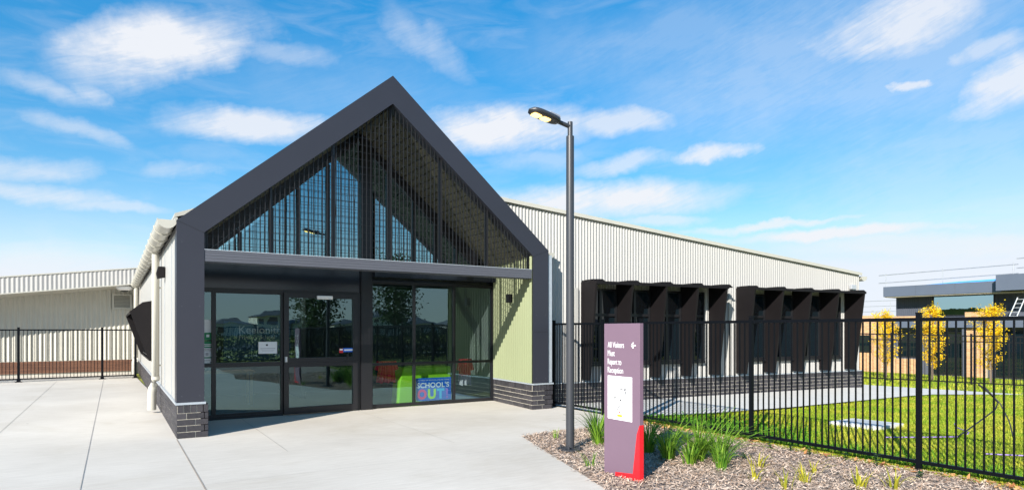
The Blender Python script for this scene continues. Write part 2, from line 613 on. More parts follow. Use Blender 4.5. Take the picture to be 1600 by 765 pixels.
mb = MB()
xs = [-400, -60, -20, 0, 7, 12, 17, 20, 24, 28, 32, 36.75, 60, 400, 900]
ys = [-900, -300, -80, -30, 0, 12, 30, 80, 300, 900]
mb.grid([[(x, y, ground_z(x) - 0.03) for x in xs] for y in ys], 0, True)
g_ground = mat('lawn_soil', (0.16, 0.21, 0.02), 0.95, col2=(0.34, 0.32, 0.05), vscale=1.2, bump=0.5, bscale=30)
struct(mb.build('ground', g_ground))

# concrete apron with its sawn joints
m_conc = mat('broomed_concrete', (0.50, 0.485, 0.45), 0.85)
t = NT(m_conc.node_tree)
b = m_conc.node_tree.nodes['Principled BSDF']
co = t.n('ShaderNodeTexCoord').outputs['Object']
n1 = t.n('ShaderNodeTexNoise'); n1.inputs['Scale'].default_value = 0.55; n1.inputs['Detail'].default_value = 5
t.link(co, n1.inputs['Vector'])
mp = t.n('ShaderNodeMapping'); mp.inputs['Scale'].default_value = (1.4, 9, 1); mp.inputs['Rotation'].default_value = (0, 0, R(-4))
t.link(co, mp.inputs[0])
n2 = t.n('ShaderNodeTexNoise'); n2.inputs['Scale'].default_value = 2.2; n2.inputs['Detail'].default_value = 7; n2.inputs['Roughness'].default_value = 0.7
t.link(mp.outputs[0], n2.inputs['Vector'])
n3 = t.n('ShaderNodeTexNoise'); n3.inputs['Scale'].default_value = 90; n3.inputs['Detail'].default_value = 3
t.link(co, n3.inputs['Vector'])
fac = t.m('ADD', t.m('MULTIPLY', n1.outputs[0], 0.40), t.m('ADD', t.m('MULTIPLY', n2.outputs[0], 0.42), t.m('MULTIPLY', n3.outputs[0], 0.18)))
cr = t.n('ShaderNodeValToRGB')
cr.color_ramp.elements[0].position = 0.34; cr.color_ramp.elements[0].color = (0.475, 0.432, 0.37, 1)
cr.color_ramp.elements[1].position = 0.64; cr.color_ramp.elements[1].color = (0.645, 0.60, 0.53, 1)
t.link(fac, cr.inputs[0])
vo = t.n('ShaderNodeTexVoronoi'); vo.inputs['Scale'].default_value = 1.1      # gum spots and small chips
t.link(co, vo.inputs['Vector'])
sps = t.n('ShaderNodeSeparateColor'); t.link(vo.outputs['Color'], sps.inputs[0])
spot = t.m('LESS_THAN', vo.outputs['Distance'], t.m('MULTIPLY', t.m('GREATER_THAN', sps.outputs[0], 0.55), t.m('MULTIPLY', sps.outputs[1], 0.03)))
n4 = t.n('ShaderNodeTexNoise'); n4.inputs['Scale'].default_value = 0.33; n4.inputs['Detail'].default_value = 9; n4.inputs['Roughness'].default_value = 0.72; n4.inputs['Distortion'].default_value = 1.2
t.link(co, n4.inputs['Vector'])
stn = t.n('ShaderNodeMapRange'); stn.inputs['From Min'].default_value = 0.52; stn.inputs['From Max'].default_value = 0.72; stn.inputs['To Max'].default_value = 0.55
t.link(n4.outputs[0], stn.inputs['Value'])
mxa = t.n('ShaderNodeMix', data_type='RGBA'); mxa.inputs[7].default_value = (0.44, 0.385, 0.30, 1)
t.link(stn.outputs[0], mxa.inputs[0]); t.link(cr.outputs[0], mxa.inputs[6])
mxb = t.n('ShaderNodeMix', data_type='RGBA'); mxb.inputs[7].default_value = (0.16, 0.14, 0.12, 1)
t.link(t.m('MULTIPLY', spot, 0.7), mxb.inputs[0]); t.link(mxa.outputs[2], mxb.inputs[6]); t.link(mxb.outputs[2], b.inputs['Base Color'])
bp = t.n('ShaderNodeBump'); bp.inputs['Strength'].default_value = 0.12; bp.inputs['Distance'].default_value = 0.01
t.link(t.m('ADD', n2.outputs[0], n3.outputs[0]), bp.inputs['Height']); t.link(bp.outputs[0], b.inputs['Normal'])
m_joint = mat('joint_sealant', (0.34, 0.32, 0.29), 0.9, var=0.2)
m_tanj = mat('tan_sealant', (0.36, 0.30, 0.24), 0.9, var=0.2)

APRON = [(-22, -7.5), (3.6, -7.5), (3.62, 0.5), (3.4, 2.4), (4.18, 4.82), (5.22, 7.98), (5.70, 8.05), (7.85, 8.08), (7.85, 10.86), (7.3, 12.3), (7.3, 12.6),
         (1.0, 12.6), (0.6, 27.6), (-22, 27.6)]
mb = MB()
mb.prism([(x, y, 0) for x, y in APRON], (0, 0, -0.12), 0)


def strip(mb, x0, y0, x1, y1, wd, mi, z=0.004):
    d = Vector((x1 - x0, y1 - y0, 0)).normalized()
    n = Vector((-d.y, d.x, 0)) * wd / 2
    a, b_ = Vector((x0, y0, z)), Vector((x1, y1, z))
    mb.face([a - n, b_ - n, b_ + n, a + n], mi)


for x in (-0.30, -1.52, -4.2, -7.2):
    strip(mb, x, -7, x + 0.05, 24.2, 0.007, 1)
strip(mb, 0.77, -7, 0.79, 10.42, 0.014, 2)
strip(mb, 1.95, 8.6, 1.96, 12.25, 0.008, 1)
strip(mb, 4.1, 8.0, 4.1, 12.2, 0.004, 1)
strip(mb, 0.8, 7.2, 4.6, 7.2, 0.004, 1)
for y in (3.4, -1):
    strip(mb, -20, y, 3.2, y, 0.006, 1)
struct(mb.build('pavement', [m_conc, m_joint, m_tanj], origin=(0, 0, 0)))

# path round the classroom wing
mb = MB()
P = [(7.86, 8.62), (8.65, 8.36), (9.74, 8.09), (11.79, 7.85), (16.23, 7.68), (17.0, 7.55)]
Q = [(7.86, 10.9), (8.65, 10.9), (9.74, 10.9), (11.79, 10.9), (16.23, 10.9), (17.0, 10.9)]
P += [(20.6, 6.95)]
Q += [(19.55, 10.35)]
mb.grid([[(x, y, ground_z(x) + 0.02) for x, y in P], [(x, y, ground_z(x) + 0.02) for x, y in Q]], 0, False)
mb.face([(17.0, 10.9, 0.02), (19.55, 10.35, ground_z(19.55) + 0.02), (20.2, 12.5, ground_z(20.2) + 0.02), (20.2, 18, ground_z(20.2) + 0.02), (17.0, 18, 0.02)], 0)
m_path = mat('path_concrete', (0.60, 0.58, 0.53), 0.85, var=0.06, vscale=2)  # slightly paler than the apron concrete
struct(mb.build('path', m_path, origin=(12, 9, 0)))

# ------------------------------------------------------------------ garden bed
BED = [(4.20, 4.82), (5.24, 7.97), (5.71, 8.04), (7.72, 8.06), (7.72, 0.3), (3.64, 0.5), (3.44, 2.4)]


def inside(x, y, poly):
    c = False
    for i in range(len(poly)):
        (x1, y1), (x2, y2) = poly[i], poly[i - 1]
        if (y1 > y) != (y2 > y) and x < (x2 - x1) * (y - y1) / (y2 - y1) + x1:
            c = not c
    return c


def bed_z(x, y):
    return 0.02 * math.sin(x * 3.1) * math.sin(y * 2.3)


m_soil = mat('mulch_soil', (0.20, 0.15, 0.115), 0.95, col2=(0.40, 0.33, 0.28), vscale=14, bump=0.8, bscale=60)
mb = MB()
mb.prism([(x, y, -0.01) for x, y in BED], (0, 0, -0.1), 0)
struct(mb.build('garden_bed', m_soil, origin=(5.5, 4, 0)))
mb = MB()
mb.prism([(3.63, 0.49, -0.012), (7.72, 0.29, -0.012), (7.72, -8.7, -0.012), (3.63, -7.5, -0.012)], (0, 0, -0.1), 0)
struct(mb.build('garden_bed', m_soil))
rnd = random.Random(3)
m_chip = mat('bark_chips', (0.23, 0.135, 0.08), 0.85, col2=(0.68, 0.555, 0.45), island=0.62, vscale=1.6)
mb = MB()
cnt = 0
while cnt < 46000:
    x, y = rnd.uniform(3.35, 7.72), 0.3 + 7.84 * rnd.random()
    if not inside(x, y, BED) and not (rnd.random() < 0.3 and inside(x + rnd.uniform(0, .10), y - rnd.uniform(0, .08), BED)):
        continue
    cnt += 1
    a = rnd.uniform(0, math.pi)
    L = rnd.uniform(0.009, 0.028) * (1.6 if rnd.random() < 0.12 else 1)
    wd = rnd.uniform(0.003, 0.008)
    tl = rnd.gauss(0, 0.35)
    d = Vector((math.cos(a) * math.cos(tl), math.sin(a) * math.cos(tl), math.sin(tl)))
    n = Vector((-math.sin(a), math.cos(a), rnd.gauss(0, 0.4))).normalized() * wd
    c = Vector((x, y, 0.006 + rnd.random() * 0.020 + 0.014 * max(0, math.sin(x * 5.1 + y * 2.0) * math.sin(y * 4.3))))
    mb.face([c - d * L - n, c + d * L * 0.9 - n * 0.8, c + d * L + n * 0.6, c - d * L * 0.95 + n], 0)
struct(mb.build('bark_mulch', m_chip, origin=(5.5, 4, 0), normals=False), 'stuff')
mb = MB()
for k in range(420):
    y = rnd.uniform(1.0, 8.0)
    x = 7.70 - abs(rnd.gauss(0, 0.12))
    a = rnd.uniform(0, 6.28)
    L = rnd.uniform(0.02, 0.045)
    d = Vector((math.cos(a), math.sin(a), rnd.gauss(0, .35))) * L
    n = Vector((-math.sin(a), math.cos(a), rnd.gauss(0, .35))) * L * 0.45
    c = Vector((x, y, 0.04))
    mb.face([c - d, c + n, c + d, c - n], 0)
struct(mb.build('fallen_leaves', mat('dry_leaves', (0.30, 0.10, 0.03), 0.8, col2=(0.55, 0.33, 0.12), island=1.0), origin=(7.6, 4, 0), normals=False), 'stuff')

# ------------------------------------------------------------------ lawn
LAWN = [(7.86, 8.60), (8.65, 8.34), (9.74, 8.07), (11.79, 7.83), (16.23, 7.66), (20.4, 6.9), (21.0, 0.0), (9.5, 0.0), (7.86, 0.3)]
LID = [(10.35, 6.22), (11.10, 6.22), (11.20, 5.41), (10.42, 5.41)]
m_grass = patchy(leafmat('lawn_grass', (0.22, 0.33, 0.012), (0.62, 0.60, 0.05), 0.42), ((0.13, 0.28, 0.012), (0.27, 0.34, 0.015)), ((0.42, 0.54, 0.035), (0.74, 0.66, 0.09)), 0.9)
mb = MB()


def blade(mb, x, y, z, h, wd, rnd, lean=0.5, mi=0):
    a = rnd.uniform(0, 6.28)
    d = Vector((math.cos(a), math.sin(a), 0))
    n = Vector((-d.y, d.x, 0)) * wd / 2
    c = Vector((x, y, z))
    l = abs(rnd.gauss(0, lean)) * h
    mid = c + d * l * 0.35 + Vector((0, 0, h * 0.6))
    tip = c + d * l + Vector((0, 0, h))
    i = len(mb.v)
    mb.v += [c - n, c + n, mid + n * 0.8, mid - n * 0.8, tip]
    mb.f += [(i, i + 1, i + 2, i + 3), (i + 3, i + 2, i + 4)]
    mb.mi += [mi, mi]
    mb.sm += [False, False]


cnt = 0
while cnt < 100000:
    x = 7.86 + 13 * rnd.random() ** 1.5
    y = rnd.uniform(0.2, 8.6)
    if y < 2.2 + (x - 7.86) * 0.33 or not inside(x, y, LAWN) or inside(x, y, LID):
        continue
    cnt += 1
    far = 1 + (x - 7.86) * 0.10
    patch = math.sin(x * 1.9 + 2 * math.sin(y * 1.3)) * math.sin(y * 2.4 + x)
    blade(mb, x, y, ground_z(x) - 0.025, rnd.uniform(0.025, 0.052) * (1.1 + 0.3 * patch), rnd.uniform(0.005, 0.009) * far, rnd, 0.8)
for k in range(16000):
    x, y = rnd.uniform(20.2, 36), rnd.uniform(5, 19)
    if y < 7.0 + 0.0 * x and x < 21 or inside(x, y, [(19, 18), (20.3, 18), (20.3, 12.4), (19.6, 10.3), (20.6, 6.9), (19, 6)]):
        continue
    blade(mb, x, y, ground_z(x) - 0.03, rnd.uniform(0.06, 0.12), rnd.uniform(0.02, 0.04), rnd, 0.8)
struct(mb.build('lawn_grass', m_grass, origin=(12, 5, 0), normals=False), 'stuff')
# lush clover along the corner of the bed fence
mb = MB()
for k in range(5200):
    x = 7.9 + abs(rnd.gauss(0, 0.75))
    y = rnd.gauss(7.1, 0.75)
    if y > 8.45 - (x - 7.86) * 0.16 or x > 10.4:
        continue
    c = Vector((x, y, rnd.uniform(0.0, 0.11) * max(0.2, 1 - (x - 7.9) * 0.33)))
    a = rnd.uniform(0, 6.28)
    L = rnd.uniform(0.010, 0.02)
    d = Vector((math.cos(a), math.sin(a), rnd.gauss(0, .5))) * L
    n = Vector((-math.sin(a), math.cos(a), rnd.gauss(0, .5))) * L
    mb.face([c - d, c + n, c + d, c - n], 0)
for k in range(2600):
    x = 7.88 + abs(rnd.gauss(0, 0.28))
    y = rnd.uniform(1.0, 6.6)
    blade(mb, x, y, 0, rnd.uniform(0.05, 0.12), 0.008, rnd, 0.9)
struct(mb.build('clover', leafmat('clover_leaves', (0.07, 0.24, 0.012), (0.18, 0.42, 0.03), 0.4), origin=(8.6, 6.5, 0), normals=False), 'stuff')

# road and verge behind the camera, met in the glass
mb = MB()
mb.box(-150, 220, -48, -30, -0.12, -0.008, 0)
struct(mb.build('road', mat('asphalt', (0.05, 0.05, 0.052), 0.9, var=0.15, vscale=4)))
mb = MB()
mb.box(-150, 220, -29.9, -29.6, -0.1, 0.08, 0)
mb.box(-150, 220, -18.0, -16.4, -0.1, -0.006, 0)
struct(mb.build('footpath', m_conc))

# ================================================================== MAIN BUILDING
GX0, GX1, GY, GZ = 0.79, 7.50, 10.45, 3.21      # gable front
AX, AZ = 4.15, 6.05                             # ridge
IX0, IX1 = 1.16, 7.12
YG = 12.33                                      # line of the glass
hall = thing('school_building', (4.15, 10.45, 0), 'charcoal gabled school entrance with slatted screen over glass doors and long white wing', 'building')

# gable frame: flat charcoal band
mb = MB()
outer = [(GX0, 0.53), (GX0, GZ), (AX, AZ), (GX1, GZ), (GX1, 0.53)]
inner = [(IX0, 0.53), (IX0, 3.06), (AX, 5.56), (IX1, 3.08), (IX1, 0.53)]
for k in range(4):
    (a0, a1), (b0, b1) = (outer[k], outer[k + 1]), (inner[k], inner[k + 1])
    mb.prism([(a0[0], GY, a0[1]), (a1[0], GY, a1[1]), (b1[0], GY, b1[1]), (b0[0], GY, b0[1])], (0, 0.012 if k == 3 else 0.30, 0), 0)
gf = mb.build('gable_frame', M_DARK, hall)
for (x, z) in [(0.86, 0.62), (1.1, 0.62), (0.86, 1.95), (1.1, 1.95), (0.86, 2.9), (7.2, 0.62), (7.43, 0.62), (7.2, 1.9), (7.43, 1.9)]:
    mb = MB()
    mb.box(x - 0.005, x + 0.005, GY - 0.003, GY, z - 0.005, z + 0.005)
    mb.build('screw', M_BEAM, gf)
for q in ([(GX0, GY - 0.003, GZ - 0.003), (IX0, GY - 0.003, 3.05), (IX0, GY - 0.003, 3.056), (GX0, GY - 0.003, GZ + 0.003)],
          [(GX1, GY - 0.003, GZ - 0.003), (IX1, GY - 0.003, 3.07), (IX1, GY - 0.003, 3.076), (GX1, GY - 0.003, GZ + 0.003)],
          [(IX1, GY - 0.003, 1.555), (GX1, GY - 0.003, 1.555), (GX1, GY - 0.003, 1.561), (IX1, GY - 0.003, 1.561)]):
    mb = MB()
    mb.prism(q, (0, 0.003, 0))
    mb.build('seam', M_FRAME, gf)

# white edge strip of the right pier
mb = MB()
mb.box(7.502, 7.60, GY + 0.02, GY + 0.3, 0.53, 3.12)
mb.build('corner_trim', M_FLASH, hall)

# beam with ribbed face
mb = MB()
mb.box(IX0 + 0.002, IX1 - 0.024, GY + 0.03, GY + 0.22, 2.62, 2.80)
for k in range(4):
    z = 2.632 + k * 0.044
    mb.box(IX0 + 0.003, IX1 - 0.024, GY + 0.008, GY + 0.028, z, z + 0.041)
mb.build('entrance_beam', M_BEAM, hall)
mb = MB()
mb.box(IX0 + 0.002, IX1 - 0.024, GY + 0.0, GY + 0.12, 2.802, 2.812)
mb.build('beam_capping', M_ALU, hall)

# slatted screen in the gable
mb = MB()
sl = (5.56 - 3.06) / (AX - IX0)


def in_z(x):
    return min(3.06 + (x - IX0) * sl, 3.08 + (IX1 - x) * (5.56 - 3.08) / (IX1 - AX)) - 0.01


x = IX0 + 0.05
while x < IX1 - 0.03:
    mb.box(x - 0.0055, x + 0.0055, GY + 0.076, GY + 0.094, 2.815, in_z(x) + 0.02)
    x += 0.0755
z = 2.90
while z < 5.4:
    xa = IX0 + max(0, (z - 3.05)) / sl + 0.01
    xb = IX1 - max(0, (z - 3.07)) / ((5.56 - 3.08) / (IX1 - AX)) - 0.01
    mb.box(xa, xb, GY + 0.095, GY + 0.103, z - 0.0032, z + 0.0032)
    z += 0.125
sc = mb.build('slatted_screen', M_SCREEN, hall)
mb = MB()
for x in (1.19, 2.13, 3.14, 4.15, 5.11, 6.11, 7.09):
    mb = MB()
    mb.box(x - 0.022, x + 0.022, GY + 0.105, GY + 0.16, 2.815, in_z(x) + 0.03)
    mb.build('screen_post', M_FRAME, hall)

# roof, its soffits and the white rake lining
ro = MB()
for (xa, za, xb, zb) in ((GX0 - 0.0, GZ, AX, AZ), (AX, AZ, GX1, GZ)):
    ro.prism([(xa, GY + 0.301, za - 0.01), (xb, GY + 0.301, zb - 0.01), (xb, GY + 0.301, zb - 0.14), (xa, GY + 0.301, za - 0.14)], (0, 13.2, 0), 0)
ro.build('roof', M_DARK, hall)
so = MB()
n = 26
for side in (0, 1):
    for k in range(n):                           # boards running back into the porch
        f0, f1 = k / n, (k + 0.82) / n
        if side == 0:
            q = lambda f: (IX0 - 0.06 + (AX - IX0 + 0.06) * f, 3.03 + (5.56 - 3.03) * f)
        else:
            q = lambda f: (IX1 + 0.06 + (AX - IX1 - 0.06) * f, 3.03 + (5.56 - 3.03) * f)
        a, b_ = q(f0), q(f1)
        so.prism([(a[0], GY + 0.302, a[1]), (b_[0], GY + 0.302, b_[1]), (b_[0], GY + 0.302, b_[1] + 0.03), (a[0], GY + 0.302, a[1] + 0.03)], (0, YG - GY - 0.2, 0), 0)
    a, b_ = q(0), q(1)
    so.prism([(a[0], GY + 0.302, a[1] + 0.032), (b_[0], GY + 0.302, b_[1] + 0.032), (b_[0], GY + 0.302, b_[1] + 0.06), (a[0], GY + 0.302, a[1] + 0.06)], (0, YG - GY + 0.3, 0), 0)
so.build('soffit', M_SOFFIT, hall)

# porch side walls: green sheet on the right, green on the left too
mb = MB()
dv = Vector((7.285 - 7.112, YG - GY - 0.0, 0))
ln = dv.length
dv.normalize()
corrugated(mb, (7.112, GY + 0.004), (dv.x, dv.y), (-dv.y, dv.x), ln - 0.05, lambda s: 0.525, lambda s: 3.08, pitch=0.1, amp=0.020, seg=14, trap=True)
mb.build('green_cladding', M_GREEN, hall)
mb = MB()
mb.prism([(7.145, GY + 0.014, 0.52), (7.49, GY + 0.014, 0.52), (7.49, YG + 6.0, 0.52), (7.34, YG + 6.0, 0.52), (7.34, YG, 0.52)], (0, 0, 2.6))
mb.build('side_wall', M_SMOOTH, hall)
mb = MB()
corrugated(mb, (1.15, YG), (0, -1), (1, 0), YG - GY - 0.31, lambda s: 0.525, lambda s: 3.02, pitch=0.1, amp=0.020, seg=14, trap=True)
mb.build('green_cladding', M_GREEN, hall)

# left wall: flat white sheet with joints, brick plinth, flashing
mb = MB()
mb.box(0.805, 1.135, GY + 0.302, 27.3, 0.53, 3.12)
mb.build('side_wall', M_SMOOTH, hall)
for y in (11.55, 13.1, 14.4, 16.6, 23.8):
    mb = MB()
    mb.box(0.797, 0.804, y - 0.012, y + 0.012, 0.53, 3.1)
    mb.build('cover_strip', M_FLASH, hall)
mb = MB()
bricks(mb, (0.80, 27.3), (0.80, GY), 0, 0.093, 4, 0.118, (-1, 0), thick=0.3)
bricks(mb, (0.80, GY), (1.21, GY), 0, 0.093, 4, 0.118, (0, -1), thick=0.35)
bricks(mb, (1.21, GY), (1.21, YG - 0.06), 0, 0.093, 4, 0.118, (1, 0), thick=0.1)
mb.build('brick_plinth', [M_MORTAR, M_BRICK], hall)
mb = MB()
bricks(mb, (7.10, GY), (7.60, GY), 0, 0.093, 4, 0.118, (0, -1), thick=0.03)
bricks(mb, (7.27, YG - 0.08), (7.1005, GY + 0.005), 0, 0.093, 4, 0.118, (-0.9955, 0.0943), thick=0.03)
bricks(mb, (7.60, GY), (7.60, 10.85), 0, 0.093, 4, 0.118, (1, 0), thick=0.2)
mb.build('brick_plinth', [M_MORTAR, M_BRICK], hall)
mb = MB()
mb.box(0.775, 1.18, GY - 0.02, GY + 0.30, 0.495, 0.528)
mb.box(0.775, 1.10, GY + 0.305, 27.3, 0.495, 0.526)
mb.prism([(7.105, GY - 0.02, 0.495), (7.615, GY - 0.02, 0.495), (7.615, GY + 0.39, 0.495), (7.3, GY + 0.39, 0.495), (7.40, YG - 0.08, 0.495), (7.255, YG - 0.08, 0.495)], (0, 0, 0.028))
mb.build('flashing', M_FLASH, hall)

# header panel over the doors and windows
mb = MB()
mb.box(1.13, 4.19, YG - 0.03, YG + 0.1, 2.352, 2.86)
mb.box(4.42, 7.31, YG - 0.03, YG + 0.1, 2.60, 2.86)
mb.box(4.42, 7.22, YG - 0.24, YG - 0.031, 2.66, 2.855)
mb.build('header_panel', M_HEAD, hall)
mb = MB()
mb.box(4.19, 4.42, YG - 0.10, YG + 0.12, 0, 5.50)
mb.build('column', M_FRAME, hall)


def framed(prefix, x0, x1, z0, z1, y, parent, fw=0.05, glass=M_GLASS, dep=0.09, bottom=None):
    """a frame with one pane in it"""
    f = MB()
    bt = bottom or fw
    f.box(x0, x0 + fw, y - dep / 2, y + dep / 2, z0, z1)
    f.box(x1 - fw, x1, y - dep / 2, y + dep / 2, z0, z1)
    f.box(x0 + fw, x1 - fw, y - dep / 2, y + dep / 2, z1 - fw, z1)
    f.box(x0 + fw, x1 - fw, y - dep / 2, y + dep / 2, z0, z0 + bt)
    fo = f.build(prefix, M_FRAME, parent)
    p = MB()
    p.face([(x0 + fw, y, z0 + bt), (x1 - fw, y, z0 + bt), (x1 - fw, y, z1 - fw), (x0 + fw, y, z1 - fw)])
    p.build('pane', glass, fo)
    return fo


# fixed panes left of the doors
mb = MB()
mb.box(1.13, 2.70, YG - 0.06, YG + 0.06, 0.0, 0.06)
mb.build('sill', M_FRAME, hall)
mb = MB()
mb.box(1.13, 4.18, YG - 0.06, YG + 0.06, 2.30, 2.35)            # head track
mb.box(4.11, 4.188, YG - 0.06, YG + 0.06, 0, 2.30)
mb.build('door_frame', M_FRAME, hall)
framed('window', 1.13, 1.51, 0.97, 2.30, YG, hall, fw=0.03)
framed('window', 1.13, 1.51, 0.06, 0.968, YG, hall, fw=0.03)
framed('window', 1.512, 2.70, 0.97, 2.30, YG, hall, fw=0.04)
framed('window', 1.512, 2.70, 0.06, 0.968, YG, hall, fw=0.04)
# sliding door
sd = framed('sliding_door', 2.702, 4.108, 0.98, 2.298, YG - 0.07, hall, fw=0.09)
f = MB()
f.box(2.702, 2.79, YG - 0.115, YG - 0.025, 0.02, 0.978)
f.box(4.02, 4.108, YG - 0.115, YG - 0.025, 0.02, 0.978)
f.box(2.79, 4.02, YG - 0.115, YG - 0.025, 0.90, 0.978)
f.box(2.79, 4.02, YG - 0.115, YG - 0.025, 0.02, 0.14)
f.build('lower_rail', M_FRAME, sd)
p = MB()
p.face([(2.79, YG - 0.07, 0.14), (4.02, YG - 0.07, 0.14), (4.02, YG - 0.07, 0.90), (2.79, YG - 0.07, 0.90)])
p.build('pane', M_GLASS, sd)
mb = MB()
mb.box(3.90, 3.925, YG - 0.13, YG - 0.075, 1.01, 1.13)
mb.build('handle', M_FRAME, sd, bevel=0.004)
mb = MB()
mb.box(3.83, 4.03, YG - 0.078, YG - 0.071, 1.165, 1.245, 0)
mb.box(3.755, 3.828, YG - 0.078, YG - 0.071, 1.15, 1.235, 1)
mb.box(3.85, 4.02, YG - 0.081, YG - 0.0785, 1.19, 1.22, 2)
mb.box(3.76, 3.82, YG - 0.081, YG - 0.0785, 1.20, 1.23, 2)
mb.build('sticker', [M_BLUE, M_RED, M_INK], sd)
mb = MB()
mb.box(3.30, 3.60, YG - 0.17, YG - 0.116, 2.19, 2.255)
mb.build('door_sensor', M_PAPER, hall, bevel=0.01)
mb = MB()
mb.tube([(2.735, YG - 0.12, 1.0), (2.735, YG - 0.12, 1.10)], 0.028, 12)
mb.build('door_button', M_ALU, hall)

# shop windows right of the column
xs = [4.424, 5.36, 6.30, 7.26]
for k in range(3):
    framed('window', xs[k], xs[k + 1] - 0.002, 0.90, 2.56, YG, hall, fw=0.025, dep=0.07)
    framed('window', xs[k], xs[k + 1] - 0.002, 0.02, 0.898, YG, hall, fw=0.025, bottom=0.06, dep=0.07)
mb = MB()
mb.box(4.424, 7.258, YG - 0.075, YG + 0.06, 2.561, 2.598)
mb.box(7.26, 7.31, YG - 0.075, YG + 0.06, 0, 2.598)
mb.build('window_frame', M_FRAME, hall)

# upper glazing under the gable
U0, UA = (1.42, 2.90), (AX, 5.36)
us = (UA[1] - U0[1]) / (UA[0] - U0[0])


def uz(x):
    return min(U0[1] + (x - U0[0]) * us, U0[1] + (2 * AX - U0[0] - x) * us)


mb = MB()
for sgn in (-1, 1):
    a = (AX + sgn * (AX - U0[0]), U0[1]); b_ = UA
    mb.prism([(a[0], YG - 0.06, a[1]), (b_[0], YG - 0.06, b_[1]), (b_[0], YG - 0.06, b_[1] + 0.10), (a[0], YG - 0.06, a[1] + 0.10)], (0, 0.12, 0))
    mb.prism([(a[0] - 0.0, YG + 0.0, a[1] + 0.102), (b_[0], YG, b_[1] + 0.102), (b_[0], YG, b_[1] + 0.40), (a[0], YG, a[1] + 0.40)], (0, 0.1, 0))
mb.box(1.14, 7.3, YG - 0.06, YG + 0.06, 2.862, 2.91)
mb.build('gable_glazing_frame', M_FRAME, hall)
XM = [1.42, 1.95, 2.50, 2.98, 3.55, AX + 0.15, 4.78, 5.35, 5.85, 6.35, 6.88]
for k in range(len(XM) - 1):
    a, b_ = XM[k] + 0.02, XM[k + 1] - 0.02
    pts = [(a, YG, 2.91), (b_, YG, 2.91), (b_, YG, uz(b_) + 0.01)]
    if a < AX < b_:
        pts.append((AX, YG, UA[1]))
    pts.append((a, YG, uz(a) + 0.01))
    p = MB()
    p.face(pts)
    p.build('pane', M_GLASSU, hall)
for x in XM[1:-1]:
    if abs(x - 4.3) > 0.05:
        mb = MB()
        mb.box(x - 0.03, x + 0.03, YG - 0.05, YG + 0.05, 2.91, uz(x))
        mb.build('mullion', M_FRAME, hall)

# inside: floor, walls, ceiling
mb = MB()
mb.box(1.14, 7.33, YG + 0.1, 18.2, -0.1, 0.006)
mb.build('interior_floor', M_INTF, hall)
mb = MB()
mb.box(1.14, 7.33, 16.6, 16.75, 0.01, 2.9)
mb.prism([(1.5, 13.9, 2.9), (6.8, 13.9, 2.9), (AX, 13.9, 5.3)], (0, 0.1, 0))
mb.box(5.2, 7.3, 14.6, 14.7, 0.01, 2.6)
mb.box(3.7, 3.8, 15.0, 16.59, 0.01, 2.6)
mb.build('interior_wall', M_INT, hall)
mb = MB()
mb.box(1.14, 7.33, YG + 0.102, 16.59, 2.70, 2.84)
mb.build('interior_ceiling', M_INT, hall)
for (x, y) in ((1.9, 14.0), (3.4, 14.4)):
    mb = MB()
    mb.box(x - 0.6, x + 0.6, y - 0.05, y + 0.05, 2.64, 2.69)
    mb.build('ceiling_light', M_TUBE, hall)
mb = MB()
mb.box(2.10, 3.55, 15.40, 15.44, 0.9, 1.80, 0)
text(mb, 'Keelonith', (2.42, 15.398, 1.52), (1, 0, 0), (0, 0, 1), width=0.92, mi=1)
text(mb, 'Primary School', (2.42, 15.398, 1.36), (1, 0, 0), (0, 0, 1), width=0.78, mi=1)
rs = mb.build('reception_sign', [M_NAVY, M_LINE], hall)

# gutter, downpipes, wall lamps on the left
mb = MB()
rows = []
for y in [10.50 + k * 0.45 for k in range(35)]:
    rows.append([(0.675 - 0.128 * math.cos(a), y, 3.215 - 0.128 * math.sin(a)) for a in [math.pi * j / 10 for j in range(11)]])
mb.grid(rows, 0, True)
mb.face(rows[0])
mb.prism([(0.545, 10.5, 3.212), (0.553, 10.5, 3.212), (0.553, 10.5, 3.228), (0.545, 10.5, 3.228)], (0, 15.3, 0))
gu = mb.build('gutter', M_GUT, hall)
for k in range(17):
    mb = MB()
    y = 11.25 + k * 0.9
    rr = [[(0.675 - r * math.cos(a), y + dy, 3.215 - r * math.sin(a)) for a in [math.pi * j / 10 for j in range(11)]] for r, dy in ((0.130, -0.025), (0.148, -0.025), (0.148, 0.025), (0.130, 0.025))]
    mb.grid(rr, 0, True)
    mb.build('bracket', M_GUT, gu)
mb = MB()
mb.box(0.79, 0.83, GY + 0.304, 26.9, 3.122, 3.30)
mb.prism([(0.785, GY + 0.31, 3.30), (0.79, GY + 0.31, 3.36), (1.2, GY + 0.31, 3.52), (1.2, GY + 0.31, 3.44)], (0, 16.0, 0))
mb.build('fascia', M_GUT, hall)
for (y, bot) in ((14.0, 0.06), (26.3, 0.02)):
    mb = MB()
    mb.tube([(0.70, y, 3.10), (0.70, y, 0.62), (0.685, y, 0.56), (0.64, y, 0.46)], 0.066, 16)
    mb.tube([(0.70, y, 0.70), (0.70, y, 0.64)], 0.074, 16)
    mb.tube([(0.655, y, 0.50), (0.64, y, 0.40), (0.635, y, bot)], 0.078, 16)
    mb.box(0.70, 0.80, y - 0.02, y + 0.02, 0.9, 0.93)
    mb.box(0.70, 0.80, y - 0.02, y + 0.02, 2.4, 2.43)
    mb.build('downpipe', M_GUT, hall)
mb = MB()
mb.prism([(0.795, 12.95, 2.55), (0.68, 12.95, 2.52), (0.66, 12.95, 2.62), (0.69, 12.95, 2.74), (0.795, 12.95, 2.74)], (0, 0.18, 0))
mb.build('wall_lamp', M_HOOD, hall, bevel=0.006)
mb = MB()
mb.box(7.10, 7.20, 11.33, 11.45, 2.18, 2.36)
